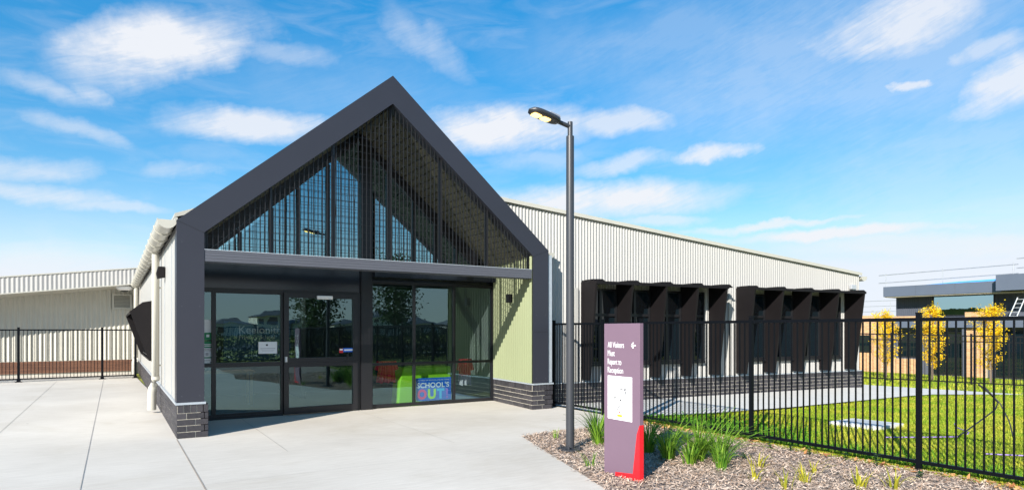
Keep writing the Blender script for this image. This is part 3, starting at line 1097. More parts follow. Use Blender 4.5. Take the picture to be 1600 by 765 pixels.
mb.build('wall_lamp', M_FRAME, hall, bevel=0.006)
# window hood on the left wall
mb = MB()
y0, y1 = 17.4, 23.0
prof = [(0.80, 2.30), (0.60, 2.26), (0.34, 2.04), (0.735, 0.86), (0.80, 0.86)]
mb.prism([(x, y0, z) for x, z in prof], (0, 0.05, 0))
mb.prism([(x, y1, z) for x, z in prof], (0, -0.05, 0))
mb.prism([(0.80, y0 + 0.051, 2.30), (0.60, y0 + 0.051, 2.26), (0.34, y0 + 0.051, 2.04), (0.36, y0 + 0.051, 2.0), (0.6, y0 + 0.051, 2.21), (0.80, y0 + 0.051, 2.25)], (0, y1 - y0 - 0.102, 0))
mb.prism([(0.80, y0 + 0.051, 0.86), (0.735, y0 + 0.051, 0.86), (0.72, y0 + 0.051, 0.91), (0.80, y0 + 0.051, 0.91)], (0, y1 - y0 - 0.102, 0))
hd = mb.build('window_hood', M_HOOD, hall)
for k in range(4):
    ya = y0 + 0.06 + k * 1.37
    f = MB()
    f.box(0.796, 0.802, ya, ya + 1.36, 0.92, 2.2)
    f.build('pane', M_WINDK, hd)

# ------------------------------------------------------------------ classroom wing
WP = Vector((7.96, 10.80, 0))
WD = Vector((0.99368, -0.11229, 0))
WN = Vector((-0.11229, -0.99368, 0))


def wp(s, d, z):
    q = WP + WD * s + WN * d
    return Vector((q.x, q.y, z))


def rake(s):
    return 4.115 - 0.0985 * s


def wlow(s):
    x = (WP + WD * s).x
    return 0.47 if x > 7.5 else GZ + (GX1 - x) * (AZ - GZ) / (GX1 - AX) - 0.05


WL = 9.76
mb = MB()
corrugated(mb, (WP.x, WP.y), (WD.x, WD.y), (WN.x, WN.y), WL, wlow, lambda s: rake(s) - 0.02, s0=-1.6, pitch=0.076, amp=0.010)
mb.build('corrugated_wall', M_WHITE, hall)
mb = MB()                                       # body behind the sheet
mb.prism([wp(-0.42, -0.03, 0.0), wp(WL, -0.03, 0.0), wp(WL, -0.03, rake(WL) - 0.05), wp(-0.42, -0.03, rake(-0.42) - 0.05)], -WN * 0.15)
mb.prism([wp(WL - 0.15, -0.18, 0.0), wp(WL, -0.18, 0.0), wp(WL, -0.18, rake(WL) - 0.05), wp(WL - 0.15, -0.18, rake(WL) - 0.05)], -WN * 12)
mb.build('wing_wall', M_SMOOTH, hall)
mb = MB()
mb.prism([wp(-1.7, 0.05, rake(-1.7) + 0.0), wp(WL + 0.05, 0.05, rake(WL + 0.05)), wp(WL + 0.05, 0.05, rake(WL + 0.05) + 0.035), wp(-1.7, 0.05, rake(-1.7) + 0.035)], -WN * 12)
mb.build('roof', M_CREAM, hall)
mb = MB()
mb.prism([wp(-1.7, 0.065, rake(-1.7) - 0.035), wp(WL + 0.03, 0.065, rake(WL + 0.03) - 0.035), wp(WL + 0.03, 0.065, rake(WL + 0.03) + 0.042), wp(-1.7, 0.065, rake(-1.7) + 0.042)], -WN * 0.012)
mb.build('barge_trim', M_GUT, hall)
for (c, q) in ((wp(WL + 0.17, 0.03, rake(WL) - 0.06), -WN), (Vector((7.66, 10.62, 3.20)), Vector((0, 1, 0)))):
    mb = MB()
    L = 8.0 if c.x > 10 else 0.22
    ax = WD if c.x > 10 else Vector((1, 0, 0))
    rr = [[c + q * l + ax * (0.125 * math.cos(a)) + Vector((0, 0, -0.125 * math.sin(a))) for a in [math.pi * j / 10 for j in range(11)]] for l in (0, L)]
    mb.grid(rr, 0, True)
    mb.face(rr[0])
    mb.build('gutter', M_GUT, hall)
mb = MB()
a, b_ = wp(-0.34, 0.045, 0), wp(WL + 0.12, 0.045, 0)
bricks(mb, (a.x, a.y), (b_.x, b_.y), 0.0, 0.086, 4, 0.11, (WN.x, WN.y), thick=0.05)
c = b_ - WN * 8
bricks(mb, (b_.x, b_.y), (c.x, c.y), 0.0, 0.086, 4, 0.11, (WD.x, WD.y), thick=0.05)
mb.build('brick_plinth', [M_MORTAR, M_BRICK], hall)
mb = MB()
mb.prism([wp(-0.34, 0.05, 0.458), wp(WL + 0.1, 0.05, 0.458), wp(WL + 0.1, 0.05, 0.468), wp(WL + 0.1, 0.016, 0.51), wp(-0.34, 0.016, 0.51), wp(-0.34, 0.05, 0.468)][0:2] + [wp(WL + 0.1, 0.05, 0.48), wp(-0.34, 0.05, 0.48)], -WN * 0.032)
mb.build('flashing', M_FLASH, hall)
mb = MB()                                       # lamp on the wing wall
mb.obox(WP, WD, WN, (0, 0, 1), 9.30, 9.50, 0.012, 0.10, 2.72, 2.84)
mb.build('wall_lamp', M_ALU, hall, bevel=0.01)
for s in (0.30, 0.47, 4.88):
    mb = MB()
    mb.obox(WP, WD, WN, (0, 0, 1), s - 0.04, s + 0.04, 0.012, 0.05, 0.49, 2.50)
    mb.build('cover_strip', M_SMOOTH, hall)

HOODS = ([0.62, 1.54, 2.46, 3.37, 4.24], [5.13, 6.09, 7.09, 8.12, 9.13])
DT, DB = 0.60, 0.33
for fins in HOODS:
    s0, s1 = fins[0], fins[-1]
    top = 2.56
    mb = MB()                                   # lid
    mb.prism([wp(s0, 0.012, top + 0.05), wp(s0, DT + 0.01, top), wp(s0, DT + 0.01, top + 0.06), wp(s0, 0.012, top + 0.11)], WD * (s1 - s0 + 0.05))
    for s in fins:                              # raised caps over the fins
        mb.prism([wp(s - 0.01, DT * 0.62, top + 0.05), wp(s + 0.03, DT * 0.62, top + 0.115), wp(s + 0.30, DT * 0.62, top + 0.125), wp(s + 0.42, DT * 0.62, top + 0.05)], -WN * (DT * 0.5))
    hd = mb.build('window_hood', M_HOOD, hall)
    for s in fins:
        f = MB()
        f.prism([wp(s - 0.02, 0.012, 0.53), wp(s - 0.02, DB, 0.53), wp(s - 0.02, DT, top + 0.02), wp(s - 0.02, 0.012, top + 0.07)], WD * 0.045)
        f.build('fin', M_HOOD, hd)
    # windows behind the fins
    zb, zt = 0.86, 2.50
    for k in range(4):
        a, b_ = fins[k] + 0.03, fins[k + 1] - 0.03
        if k == 3:
            b_ = a + (b_ - a) * 0.80
        f = MB()
        for (u0, u1, v0, v1) in ((a, a + 0.04, zb, zt), (b_ - 0.04, b_, zb, zt), (a + 0.04, b_ - 0.04, zt - 0.04, zt), (a + 0.04, b_ - 0.04, zb, zb + 0.05),
                                 (a + 0.04, b_ - 0.04, 1.90, 1.96), ((a + b_) / 2 - 0.03, (a + b_) / 2 + 0.03, zb + 0.05, 1.90), ((a + b_) / 2 - 0.03, (a + b_) / 2 + 0.03, 1.96, zt - 0.04)):
            f.obox(WP, WD, WN, (0, 0, 1), u0, u1, 0.012, 0.06, v0, v1)
        wf = f.build('window', M_FRAME, hall)
        p = MB()
        p.face([wp(a + 0.03, 0.022, zb + 0.03), wp(b_ - 0.03, 0.022, zb + 0.03), wp(b_ - 0.03, 0.022, zt - 0.03), wp(a + 0.03, 0.022, zt - 0.03)])
        p.build('pane', M_WINDK, wf)
        p = MB()
        p.obox(WP, WD, WN, (0, 0, 1), a, b_, 0.012, 0.09, zb - 0.05, zb - 0.002)
        p.build('sill', M_FRAME, wf)

# ================================================================== BUILDING ON THE LEFT
SY = 27.35
sb = thing('side_building', (-6, SY, 0), 'low cream ribbed building with a deep eave behind the black fence on the left', 'building')


def s_top(x):
    return 2.98 + 0.125 * x


mb = MB()
corrugated(mb, (-14, SY), (1, 0), (0, -1), 14.9, lambda s: 0.0, lambda s: s_top(s - 14) + 0.12, pitch=0.145, amp=0.018, seg=10)
mb.build('corrugated_wall', M_CREAM, sb)
mb = MB()
corrugated(mb, (-14, SY - 1.2), (1, 0), (0, -1), 14.95, lambda s: 3.15 + 0.125 * (s - 14), lambda s: 3.70 + 0.128 * (s - 14), pitch=0.125, amp=0.009, seg=10)
mb.build('fascia', M_WHITE, sb)
mb = MB()
mb.prism([(-14, SY - 1.215, 3.15 - 1.75 - 0.02), (0.95, SY - 1.215, 3.15 + 0.119 - 0.02), (0.95, SY - 1.215, 3.15 + 0.119 + 0.012), (-14, SY - 1.215, 3.15 - 1.75 + 0.012)], (0, 0.02, 0))
mb.prism([(-14, SY - 1.225, 3.70 - 1.792 - 0.01), (0.95, SY - 1.225, 3.70 + 0.1216 - 0.01), (0.95, SY - 1.225, 3.70 + 0.1216 + 0.03), (-14, SY - 1.225, 3.70 - 1.792 + 0.03)], (0, 0.05, 0))
mb.build('fascia_trim', M_GUT, sb)
mb = MB()
mb.prism([(-14, SY - 1.18, 3.15 - 1.75), (0.95, SY - 1.18, 3.15 + 0.119), (0.95, SY - 1.18, 3.15 + 0.119 + 0.02), (-14, SY - 1.18, 3.15 - 1.75 + 0.02)], (0, 1.3, -0.08))
mb.build('soffit', M_CREAM, sb)
mb = MB()
mb.prism([(-14, SY - 1.15, 3.66 - 1.792), (0.95, SY - 1.15, 3.66 + 0.1216), (0.95, SY - 1.15, 3.69 + 0.1216), (-14, SY - 1.15, 3.69 - 1.792)], (0, 14, 0))
mb.build('roof', M_CREAM, sb)
mb = MB()
for (x0, x1, z0, z1) in ((-0.02, 0.60, 2.36, 2.42), (-0.02, 0.60, 2.86, 2.92), (-0.02, 0.04, 2.42, 2.86), (0.54, 0.60, 2.42, 2.86)):
    mb.box(x0, x1, SY - 0.07, SY - 0.02, z0, z1)
vt = mb.build('wall_vent', M_CREAM, sb)
mb = MB()
for k in range(8):
    z = 2.43 + k * 0.054
    mb.prism([(0.042, SY - 0.06, z), (0.042, SY - 0.03, z + 0.04), (0.042, SY - 0.025, z + 0.036), (0.042, SY - 0.055, z - 0.004)], (0.496, 0, 0))
mb.box(0.04, 0.54, SY - 0.022, SY - 0.02, 2.42, 2.86, 1)
mb.build('louvre', [M_CREAM, M_BLACKINK], vt)
mb = MB()                                        # dome lamp under the eave
rows = []
for (r, z) in ((0.26, 3.16), (0.28, 3.10), (0.21, 3.03), (0.10, 3.01)):
    rows.append([(0.36 + r * math.cos(a), SY - 0.80 + r * math.sin(a), z) for a in [2 * math.pi * j / 20 for j in range(20)]])
mb.grid(rows, 0, True, closed=True)
mb.face(rows[-1])
dl = mb.build('dome_lamp', M_PAPER, sb)
mb = MB()
rows = [[(0.36 + r * math.cos(a), SY - 0.80 + r * math.sin(a), z) for a in [2 * math.pi * j / 16 for j in range(16)]] for (r, z) in ((0.12, 3.013), (0.09, 2.97), (0.03, 2.955))]
mb.grid(rows, 0, True, closed=True)
mb.build('lens', M_WINDK, dl)
mb = MB()
for k in range(5):
    z = 0.10 + k * 0.083
    mb.box(-14, 0.60, SY - 0.20, SY - 0.16, z, z + 0.078)
mb.build('timber_boards', M_WOOD, sb)
mb = MB()
mb.box(-14, 0.60, SY - 0.155, SY - 0.02, 0, 0.515)
mb.build('base_wall', M_CREAM, sb)

# ================================================================== FENCES
def fence(name, p0, dirv, posts, top, label, pitch=0.105, bar=0.016, ext=(0, 0), rail2=False, post_w=0.05, zf=None, skip=None, foot=False):
    d = Vector((*dirv, 0)).normalized()
    n = Vector((-d.y, d.x, 0))
    o = Vector((*p0, 0))
    zf = zf or (lambda x: 0.0)
    base = o + d * posts[0]
    root = thing(name, (base.x, base.y, zf(base.x)), label, 'fence')
    up = Vector((0, 0, 1))
    for s in posts:
        q = o + d * s
        z = zf(q.x)
        mb = MB()
        h = post_w / 2
        mb.obox(q, d, n, up, -h, h, -h, h, z - 0.02, z + top + 0.045)
        mb.obox(q, d, n, up, -h - 0.004, h + 0.004, -h - 0.004, h + 0.004, z + top + 0.046, z + top + 0.06)
        if foot:
            mb.obox(q, d, n, up, -0.09, 0.09, -0.09, 0.09, z, z + 0.015)
            mb.prism([q + d * -0.05 + n * -0.05 + up * (z + 0.016), q + d * 0.05 + n * -0.05 + up * (z + 0.016), q + d * 0.05 + n * 0.05 + up * (z + 0.016), q + d * -0.05 + n * 0.05 + up * (z + 0.016)], (0, 0, 0.05))
        mb.build('post', M_FENCE, root)
    runs = [(posts[k] + post_w / 2, posts[k + 1] - post_w / 2) for k in range(len(posts) - 1)]
    if ext[0]:
        runs.insert(0, (posts[0] - ext[0], posts[0] - post_w / 2))
    if ext[1]:
        runs.append((posts[-1] + post_w / 2, posts[-1] + ext[1]))
    for i, (a, b_) in enumerate(runs):
        gate = skip is not None and i == skip
        if gate:
            a, b_ = a + 0.02, b_ - 0.02
        mb = MB()
        za, zb = zf((o + d * a).x), zf((o + d * b_).x)

        def bar_box(s0, s1, hz0, hz1, wd):
            p = [o + d * s0 + n * -wd, o + d * s1 + n * -wd, o + d * s1 + n * wd, o + d * s0 + n * wd]
            q = []
            for j, v in enumerate(p):
                zz = za + (zb - za) * (((s0 if j in (0, 3) else s1) - a) / (b_ - a))
                q.append(v + up * (zz + hz0))
            mb.prism(q, (0, 0, hz1 - hz0))
        bar_box(a, b_, top - 0.042, top, 0.02)
        bar_box(a, b_, 0.075, 0.112, 0.02)
        if rail2:
            bar_box(a, b_, top - 0.24, top - 0.205, 0.02)
        if gate:
            bar_box(a, a + 0.035, 0.113, top - 0.043, 0.018)
            bar_box(b_ - 0.035, b_, 0.113, top - 0.043, 0.018)
        m = max(1, int(round((b_ - a) / pitch)))
        for k in range(1, m):
            s = a + (b_ - a) * k / m
            bar_box(s - bar / 2, s + bar / 2, 0.113, top - 0.043, bar / 2)
        if gate:
            go = mb.build('gate', M_FENCE, root)
            hb = MB()
            hb.obox(o + d * (b_ - 0.03), d, n, up, -0.03, 0.03, -0.03, 0.03, 1.0, 1.12)
            hb.build('latch', M_FENCE, go)
        else:
            mb.build('panel', M_FENCE, root)
    return root


fence('school_fence', (7.79, 10.66), (0, -1), [0.0, 1.56, 2.58, 4.82, 7.06, 9.30, 11.54, 13.78, 16.02, 18.26], 1.74,
      'black steel bar fence with gate running from the entrance pier past the purple sign', skip=1, pitch=0.0885)
fence('yard_fence', (0.69, 24.55), (-0.9985, -0.055), [0.05, 0.98, 3.13, 5.28, 7.43, 9.58], 1.62,
      'black bar fence across the concrete in front of the cream building on the left', foot=True, post_w=0.065, pitch=0.09)
fence('boundary_fence', (23.0, 14.2), (0.50, -0.866), [0, 2.4, 4.8, 7.2, 9.6], 1.75,
      'low looking black double rail fence in front of the yellow trees and orange brick building', rail2=True, zf=ground_z, ext=(4, 0), pitch=0.11, post_w=0.06)
fence('street_fence', (-8, -8.8), (1, 0), [2.4 * k for k in range(14)], 1.74, 'black street fence seen only in the reflection of the entrance doors')

# ================================================================== BUILDING ON THE RIGHT
BX = 36.75
far = thing('classroom_block', (BX, 14, -0.8), 'orange brick and blue grey classroom block with a glazed upper storey behind the yellow trees', 'building')


def ybox(mb, x0, x1, y0, y1, z0, z1, mi=0):
    mb.box(x0, x1, min(y0, y1), max(y0, y1), z0, z1, mi)


def obrick(mb, y0, y1, z0, z1, x=BX, th=0.3):
    """orange brick face towards the lawn"""
    mb.box(x, x + th, y0, y1, z0, z1, 0)
    hz, L = 0.086, 0.24
    k = 0
    z = z0
    while z < z1 - 0.02:
        s = y0 - (L / 2 if k % 2 else 0)
        while s < y1:
            a, b_ = max(y0, s + 0.005), min(y1, s + L - 0.005)
            if b_ - a > 0.03:
                mb.box(x - 0.005, x + 0.02, a, b_, z + 0.005, min(z1, z + hz - 0.005), 1)
            s += L
        z += hz
        k += 1


mb = MB()
obrick(mb, 18.9, 26, -0.8, 2.42)
obrick(mb, 16.95, 18.897, -0.8, 0.02)
obrick(mb, 16.95, 18.897, 1.72, 2.35)
obrick(mb, 13.9, 14.75, -0.8, 1.70)
obrick(mb, 13.9, 14.75, 2.16, 2.50, x=BX - 0.15)
mb.build('brick_wall', [M_OMORT, M_ORANGE], far)
mb = MB()
mb.box(BX - 0.25, BX + 6, 11.5, 18.75, 1.72, 2.15)
mb.build('canopy', M_GREY, far)
mb = MB()
mb.box(BX + 0.35, BX + 0.5, 11, 19.0, -0.8, 1.715)
mb.build('recess_wall', M_GREYD, far)
for (ya, yb, za, zb) in ((19.5, 20.4, 0.3, 1.3), (17.1, 18.2, 0.1, 1.5), (15.0, 16.6, -0.75, 1.55), (11.3, 13.6, -0.75, 1.6)):
    f = MB()
    X = BX - 0.04 if ya > 19 else BX + 0.30
    f.box(X, X + 0.05, ya, yb, za, zb)
    wf = f.build('window', M_FRAME, far)
    p = MB()
    k = max(2, int((yb - ya) / 0.55))
    for j in range(k):
        a = ya + (yb - ya) * j / k + 0.03
        p.face([(X - 0.004, a, za + 0.06), (X - 0.004, a + (yb - ya) / k - 0.06, za + 0.06), (X - 0.004, a + (yb - ya) / k - 0.06, zb - 0.06), (X - 0.004, a, zb - 0.06)])
    p.build('pane', M_WINDK, wf)
for y in (16.9, 14.85, 11.2):
    mb = MB()
    mb.box(BX - 0.12, BX, y - 0.05, y + 0.05, -0.8, 1.715)
    mb.build('post', M_GREYD, far)
mb = MB()                                       # upper storey
mb.box(BX + 1.2, BX + 8, 9.5, 18.75, 2.2, 3.9)
mb.build('upper_wall', M_GREYD, far)
mb = MB()
for k in range(18):
    y = 16.85 + k * 0.105
    mb.box(BX + 1.165, BX + 1.198, y, y + 0.02, 2.2, 3.4)
mb.build('cladding_rib', M_GREYD, far)
f = MB()
f.box(BX + 1.14, BX + 1.199, 13.95, 16.8, 2.35, 3.42)
wf = f.build('window', M_FRAME, far)
p = MB()
p.face([(BX + 1.13, 14.0, 2.4), (BX + 1.13, 16.74, 2.4), (BX + 1.13, 16.74, 3.38), (BX + 1.13, 14.0, 3.38)])
p.build('pane', glassmat('pale_upper_glass', (0.3, 0.42, 0.42), 7.0), wf)
f = MB()
f.box(BX + 1.14, BX + 1.199, 13.1, 13.9, 2.35, 3.42, 0)
for k in range(14):
    z = 2.42 + k * 0.068
    f.prism([(BX + 1.10, 13.14, z), (BX + 1.138, 13.14, z + 0.05), (BX + 1.138, 13.14, z + 0.055), (BX + 1.10, 13.14, z + 0.006)], (0, 0.72, 0), 0)
f.build('louvre', M_GREYD, far)
mb = MB()
mb.box(BX + 0.1, BX + 9, 13.3, 18.9, 3.46, 4.02, 0)
for y in (15.3, 17.2):
    mb.box(BX + 0.094, BX + 0.1, y - 0.008, y + 0.008, 3.46, 4.02, 1)
mb.build('fascia', [M_GREY, M_GREYD], far)
mb = MB()
mb.box(BX - 0.5, BX + 9, 8.0, 13.298, 3.50, 4.26)
mb.build('roof_box', M_GREY, far)
mb = MB()
mb.box(BX + 0.15, BX + 8, 8.0, 18.85, 3.42, 3.458)
mb.build('soffit', mat('cream_soffit', (0.55, 0.48, 0.38), 0.7, var=0.05), far)
mb = MB()
mb.prism([(BX + 0.2, 16.8, 4.03), (BX + 0.2, 13.6, 4.03), (BX + 0.25, 13.6, 4.12), (BX + 0.25, 15.2, 4.10)], (1.5, 0, 0.1))
tag(mb.build('roof_tarp', M_TARP), 'strip of blue tarpaulin lying along the edge of the grey roof', 'tarpaulin')

# guard rails on the roof and on the scaffold further off
def rail(name, pts, hts, posts, label):
    p0, p1 = Vector(pts[0]), Vector(pts[1])
    root = thing(name, pts[0], label, 'guard rail')
    for h in hts:
        mb = MB()
        mb.tube([p0 + Vector((0, 0, h)), p1 + Vector((0, 0, h))], 0.025, 6)
        mb.build('rail', M_STEEL, root)
    for s in posts:
        q = p0.lerp(p1, s)
        mb = MB()
        mb.tube([q, q + Vector((0, 0, hts[-1] + 0.08))], 0.022, 6)
        mb.build('post', M_STEEL, root)


rail('roof_guard_rail', [(BX + 0.4, 19.3, 3.95), (BX + 0.4, 12.7, 4.03)], [0.32, 0.76], [0.06, 0.5, 0.97], 'thin steel guard rail with three posts along the grey flat roof')
rail('roof_guard_rail', [(BX + 0.2, 12.7, 4.27), (BX + 0.2, 8.0, 4.3)], [0.32, 0.78], [0.5], 'thin steel guard rail above the higher grey roof box at the right edge')
rail('scaffold_rail', [(BX + 18, 32, 2.5), (BX + 18, 23, 2.5)], [0.25, 0.65, 1.1, 1.55], [0.2, 0.5, 0.8], 'far steel scaffold rails with four bars beside the grey upper storey')
lad = thing('ladder', (BX - 0.75, 12.9, 2.15), 'bare aluminium ladder leaning on the grey upper storey at the right', 'ladder')
for dy in (0, -0.30):
    mb = MB()
    mb.tube([(BX - 0.3, 12.85 + dy, 2.16), (BX - 0.12, 12.55 + dy, 3.15)], 0.03, 6)
    mb.build('stile', M_ALU, lad)
for k in range(5):
    f = 0.1 + k * 0.2
    mb = MB()
    mb.tube([(BX - 0.3 + 0.18 * f, 12.85 - 0.3 * f, 2.16 + f), (BX - 0.3 + 0.18 * f, 12.55 - 0.3 * f, 2.16 + f)], 0.018, 6)
    mb.build('rung', M_ALU, lad)


# ================================================================== TREES
def tree(name, loc, h, cw, clear, leaves, lsize, lm, label, seed, narrow=False, group=None):
    rnd = random.Random(seed)
    x0, y0, z0 = loc
    root = thing(name, loc, label, 'tree', group)
    tr = MB()
    pts, rs = [], []
    wx, wy = rnd.uniform(-.04, .04), rnd.uniform(-.04, .04)
    for k in range(7):
        f = k / 6
        pts.append(Vector((x0 + wx * math.sin(f * 5) * h * 0.3, y0 + wy * math.sin(f * 4) * h * 0.3, z0 + h * 0.95 * f - (0.05 if k == 0 else 0))))
        rs.append(0.016 * h * (1 - f * 0.85))
    tr.tube(pts, rs, 8)
    tips = []
    nb = 26 if narrow else 30
    for k in range(nb):
        f = clear + (1 - clear) * (k + rnd.random()) / nb
        f = min(f, 0.97)
        i = min(5, int(f * 6))
        base = pts[i].lerp(pts[i + 1], f * 6 - i)
        a = k * 2.399 + rnd.uniform(-.4, .4)
        t_ = (f - clear) / (1 - clear)
        rad = cw / 2 * (math.sin(math.pi * (0.2 + 0.76 * t_)) ** 0.7) * rnd.uniform(0.65, 1.1)
        tip = base + Vector((math.cos(a) * rad, math.sin(a) * rad, rad * (1.3 if narrow else 0.55) * rnd.uniform(0.5, 1.2)))
        mid = base.lerp(tip, 0.5) + Vector((0, 0, -0.06 * rad))
        tr.tube([base, mid, tip], [0.006 * h * (1 - f * 0.6), 0.004 * h * (1 - f * 0.6), 0.0015 * h], 5, caps=False)
        tips.append((base, mid, tip))
    tr.build('trunk', M_TRUNK, root)
    cr = MB()
    for k in range(leaves):
        b0, m_, t0 = tips[int(rnd.random() * nb)]
        f = rnd.random() ** 0.6
        c = b0.lerp(m_, f * 2) if f < 0.5 else m_.lerp(t0, f * 2 - 1)
        sp = (0.055 if narrow else 0.075) * cw * (0.4 + f)
        c = c + Vector((rnd.gauss(0, sp), rnd.gauss(0, sp), rnd.gauss(0, sp)))
        L = lsize * rnd.uniform(0.6, 1.3)
        u = Vector((rnd.gauss(0, 1), rnd.gauss(0, 1), rnd.gauss(0, 1))).normalized()
        v = u.orthogonal().normalized()
        v = (Matrix.Rotation(rnd.uniform(0, 6.28), 3, u) @ v) * L * 0.55
        u = u * L
        cr.face([c - u * 0.6, c + v * 0.8 - u * 0.1, c + u * 0.7, c - v * 0.8 - u * 0.1], 0)
    cr.build('crown', lm, root, normals=False)
    return root


m_yel = leafmat('yellow_autumn_leaves', (0.78, 0.46, 0.008), (0.95, 0.74, 0.03), 0.45)
m_grn = leafmat('street_tree_leaves', (0.03, 0.06, 0.02), (0.07, 0.12, 0.035), 0.3)
tree('maidenhair_tree', (27.9, 14.2, -0.44), 2.75, 1.25, 0.16, 3300, 0.052, m_yel, 'yellow leaved young tree nearest the white wing, behind the fence', 11, True)
tree('maidenhair_tree', (28.7, 12.75, -0.46), 3.0, 1.25, 0.14, 3600, 0.052, m_yel, 'yellow leaved young tree standing in front of the dark recessed doors', 12, True)
tree('maidenhair_tree', (29.4, 10.95, -0.46), 3.05, 1.30, 0.14, 3900, 0.052, m_yel, 'yellow leaved young tree at the right in front of the glass wall', 13, True)
tree('street_tree', (16.3, -16.0, 0), 6.4, 4.1, 0.30, 4600, 0.15, m_grn, 'round green street tree mirrored in the display window', 21)
tree('street_tree', (11.6, -18.9, 0), 5.0, 3.8, 0.30, 3600, 0.15, m_grn, 'green street tree mirrored in the glass door', 22)
tree('street_tree', (62, -70, 0), 6.5, 3.6, 0.3, 1200, 0.25, m_grn, 'small far round tree mirrored in the middle display window', 23)


# ------------------------------------------------------------------ houses over the road, met in the glass
def house(x, y, wd, dp, wallm, label, two=True):
    r = thing('house', (x, y, 0), label, 'house')
    h = 5.2 if two else 3.2
    mb = MB(); mb.box(x - wd / 2, x + wd / 2, y - dp, y, 0, h)
    mb.build('wall', wallm, r)
    mb = MB()
    e = 0.6
    a = [(x - wd / 2 - e, y + e, h), (x + wd / 2 + e, y + e, h), (x + wd / 2 + e, y - dp - e, h), (x - wd / 2 - e, y - dp - e, h)]
    k = min(wd, dp) / 2
    rz = h + k * 0.36
    b0, b1 = (x - wd / 2 + k, y - dp / 2, rz), (x + wd / 2 - k, y - dp / 2, rz)
    if wd < dp:
        b0, b1 = (x, y - k, rz), (x, y - dp + k, rz)
        mb.face([a[0], a[1], b0]); mb.face([a[1], a[2], b1, b0]); mb.face([a[2], a[3], b1]); mb.face([a[3], a[0], b0, b1])
    else:
        mb.face([a[0], a[1], b1, b0]); mb.face([a[1], a[2], b1]); mb.face([a[2], a[3], b0, b1]); mb.face([a[3], a[0], b0])
    mb.face(a)
    mb.build('roof', M_ROOFT, r)
    for lv in ([0.9, 3.4] if two else [0.9]):
        for k in range(3):
            cx_ = x - wd / 2 + wd * (k + 0.5) / 3
            mb = MB(); mb.box(cx_ - 0.8, cx_ + 0.8, y + 0.01, y + 0.06, lv, lv + 1.3)
            mb.build('window', M_WINDK, r)
    mb = MB(); mb.box(x + wd / 2 - 5.2, x + wd / 2 - 0.6, y + 0.01, y + 0.2, 0, 2.3)
    mb.build('garage_door', M_PAPER, r)


for (x, y, wd, dp, m_, lb, tw) in ((25, -140, 9, 12, M_RENDER, 'grey house with a dark hipped roof mirrored at the left of the entrance glass', False),
                                   (33.5, -139, 7, 12, M_BUFF, 'buff house mirrored just above the white notice', True),
                                   (43, -141, 9, 12, M_RENDER, 'grey house mirrored behind the tree in the sliding door', False),
                                   (54, -142, 9, 12, M_BUFF, 'buff house mirrored at the right side of the sliding door', False),
                                   (64, -140, 10, 12, M_RENDER, 'wide grey house mirrored behind the big tree in the display window', True),
                                   (76, -143, 10, 12, M_BUFF, 'buff house mirrored right of the big tree in the display window', False),
                                   (88, -141, 10, 12, M_RENDER, 'grey house mirrored at the right of the display windows', False)):
    house(x, y, wd, dp, m_, lb, tw)
mb = MB()
rnd = random.Random(5)
for k in range(34):  # hedge behind the camera, added for a dark band in the glass reflections
    c = Vector((-6 + k * 1.1, -10.2 + rnd.uniform(-.2, .2), 0.65))
    for j in range(330):
        q = c + Vector((rnd.uniform(-.7, .7), rnd.uniform(-.45, .45), rnd.uniform(-.65, .75 + 0.12 * math.sin(k * 1.7))))
        u = Vector((rnd.gauss(0, 1), rnd.gauss(0, 1), rnd.gauss(0, 1))).normalized() * 0.09
        v = u.orthogonal().normalized() * 0.06
        mb.face([q - u, q + v, q + u, q - v])
struct(mb.build('reflection_hedge', m_grn, normals=False), 'stuff')

# ================================================================== LAMP POST
lx, ly = 5.14, 6.67
lamp = thing('street_lamp', (lx, ly, 0), 'slim dark grey lamp post with a lit amber head in the bark mulch', 'street lamp')
mb = MB()
mb.tube([(lx, ly, 0.0), (lx, ly, 4.17)], [0.056, 0.052], 20)
mb.build('pole', M_POLE, lamp)
mb = MB()
mb.tube([(lx, ly, 4.171), (lx, ly, 4.36)], 0.034, 16)
mb.build('spigot', M_POLE, lamp)
mb = MB()
mb.tube([(lx, ly, 0.012), (lx, ly, 0.03)], 0.17, 24)
bpl = mb.build('base_plate', M_POLE, lamp)
mb = MB()
for k in range(4):
    a = R(45 + 90 * k)
    mb.tube([(lx + 0.125 * math.cos(a), ly + 0.125 * math.sin(a), 0.03), (lx + 0.125 * math.cos(a), ly + 0.125 * math.sin(a), 0.075)], 0.014, 6)
mb.build('bolt', M_POLE, bpl)
ad = Vector((-0.985, 0, 0.17))
a0 = Vector((lx - 0.02, ly, 4.30))
mb = MB()
mb.tube([a0, a0 + ad * 0.2], 0.028, 12)
mb.build('arm', M_POLE, lamp)
# flat oval head
hx = a0 + ad * 0.15
side = Vector((0, 1, 0))
upv = ad.cross(side).normalized()
if upv.z < 0:
    upv = -upv
mb = MB()
rows = []
for k in range(13):
    f = k / 12
    wd = 0.115 * (max(0.0, 1 - abs(2 * f - 1) ** 3.2)) ** 0.5 * (0.86 + 0.2 * f) + 0.004
    th = 0.035 * (max(0.0, 1 - abs(2 * f - 1) ** 4)) ** 0.5 + 0.004 + 0.014 * max(0, 0.5 - f)
    c = hx + ad * (0.50 * f)
    rows.append([c + side * (wd * math.copysign(abs(math.cos(a)) ** 0.6, math.cos(a))) + upv * (th * math.copysign(abs(math.sin(a)) ** 0.8, math.sin(a))) for a in [2 * math.pi * j / 20 for j in range(20)]])
mb.grid(rows, 0, True, closed=True)
mb.face(rows[0]); mb.face(rows[-1])
hd = mb.build('lamp_head', M_POLE, lamp)
mb = MB()
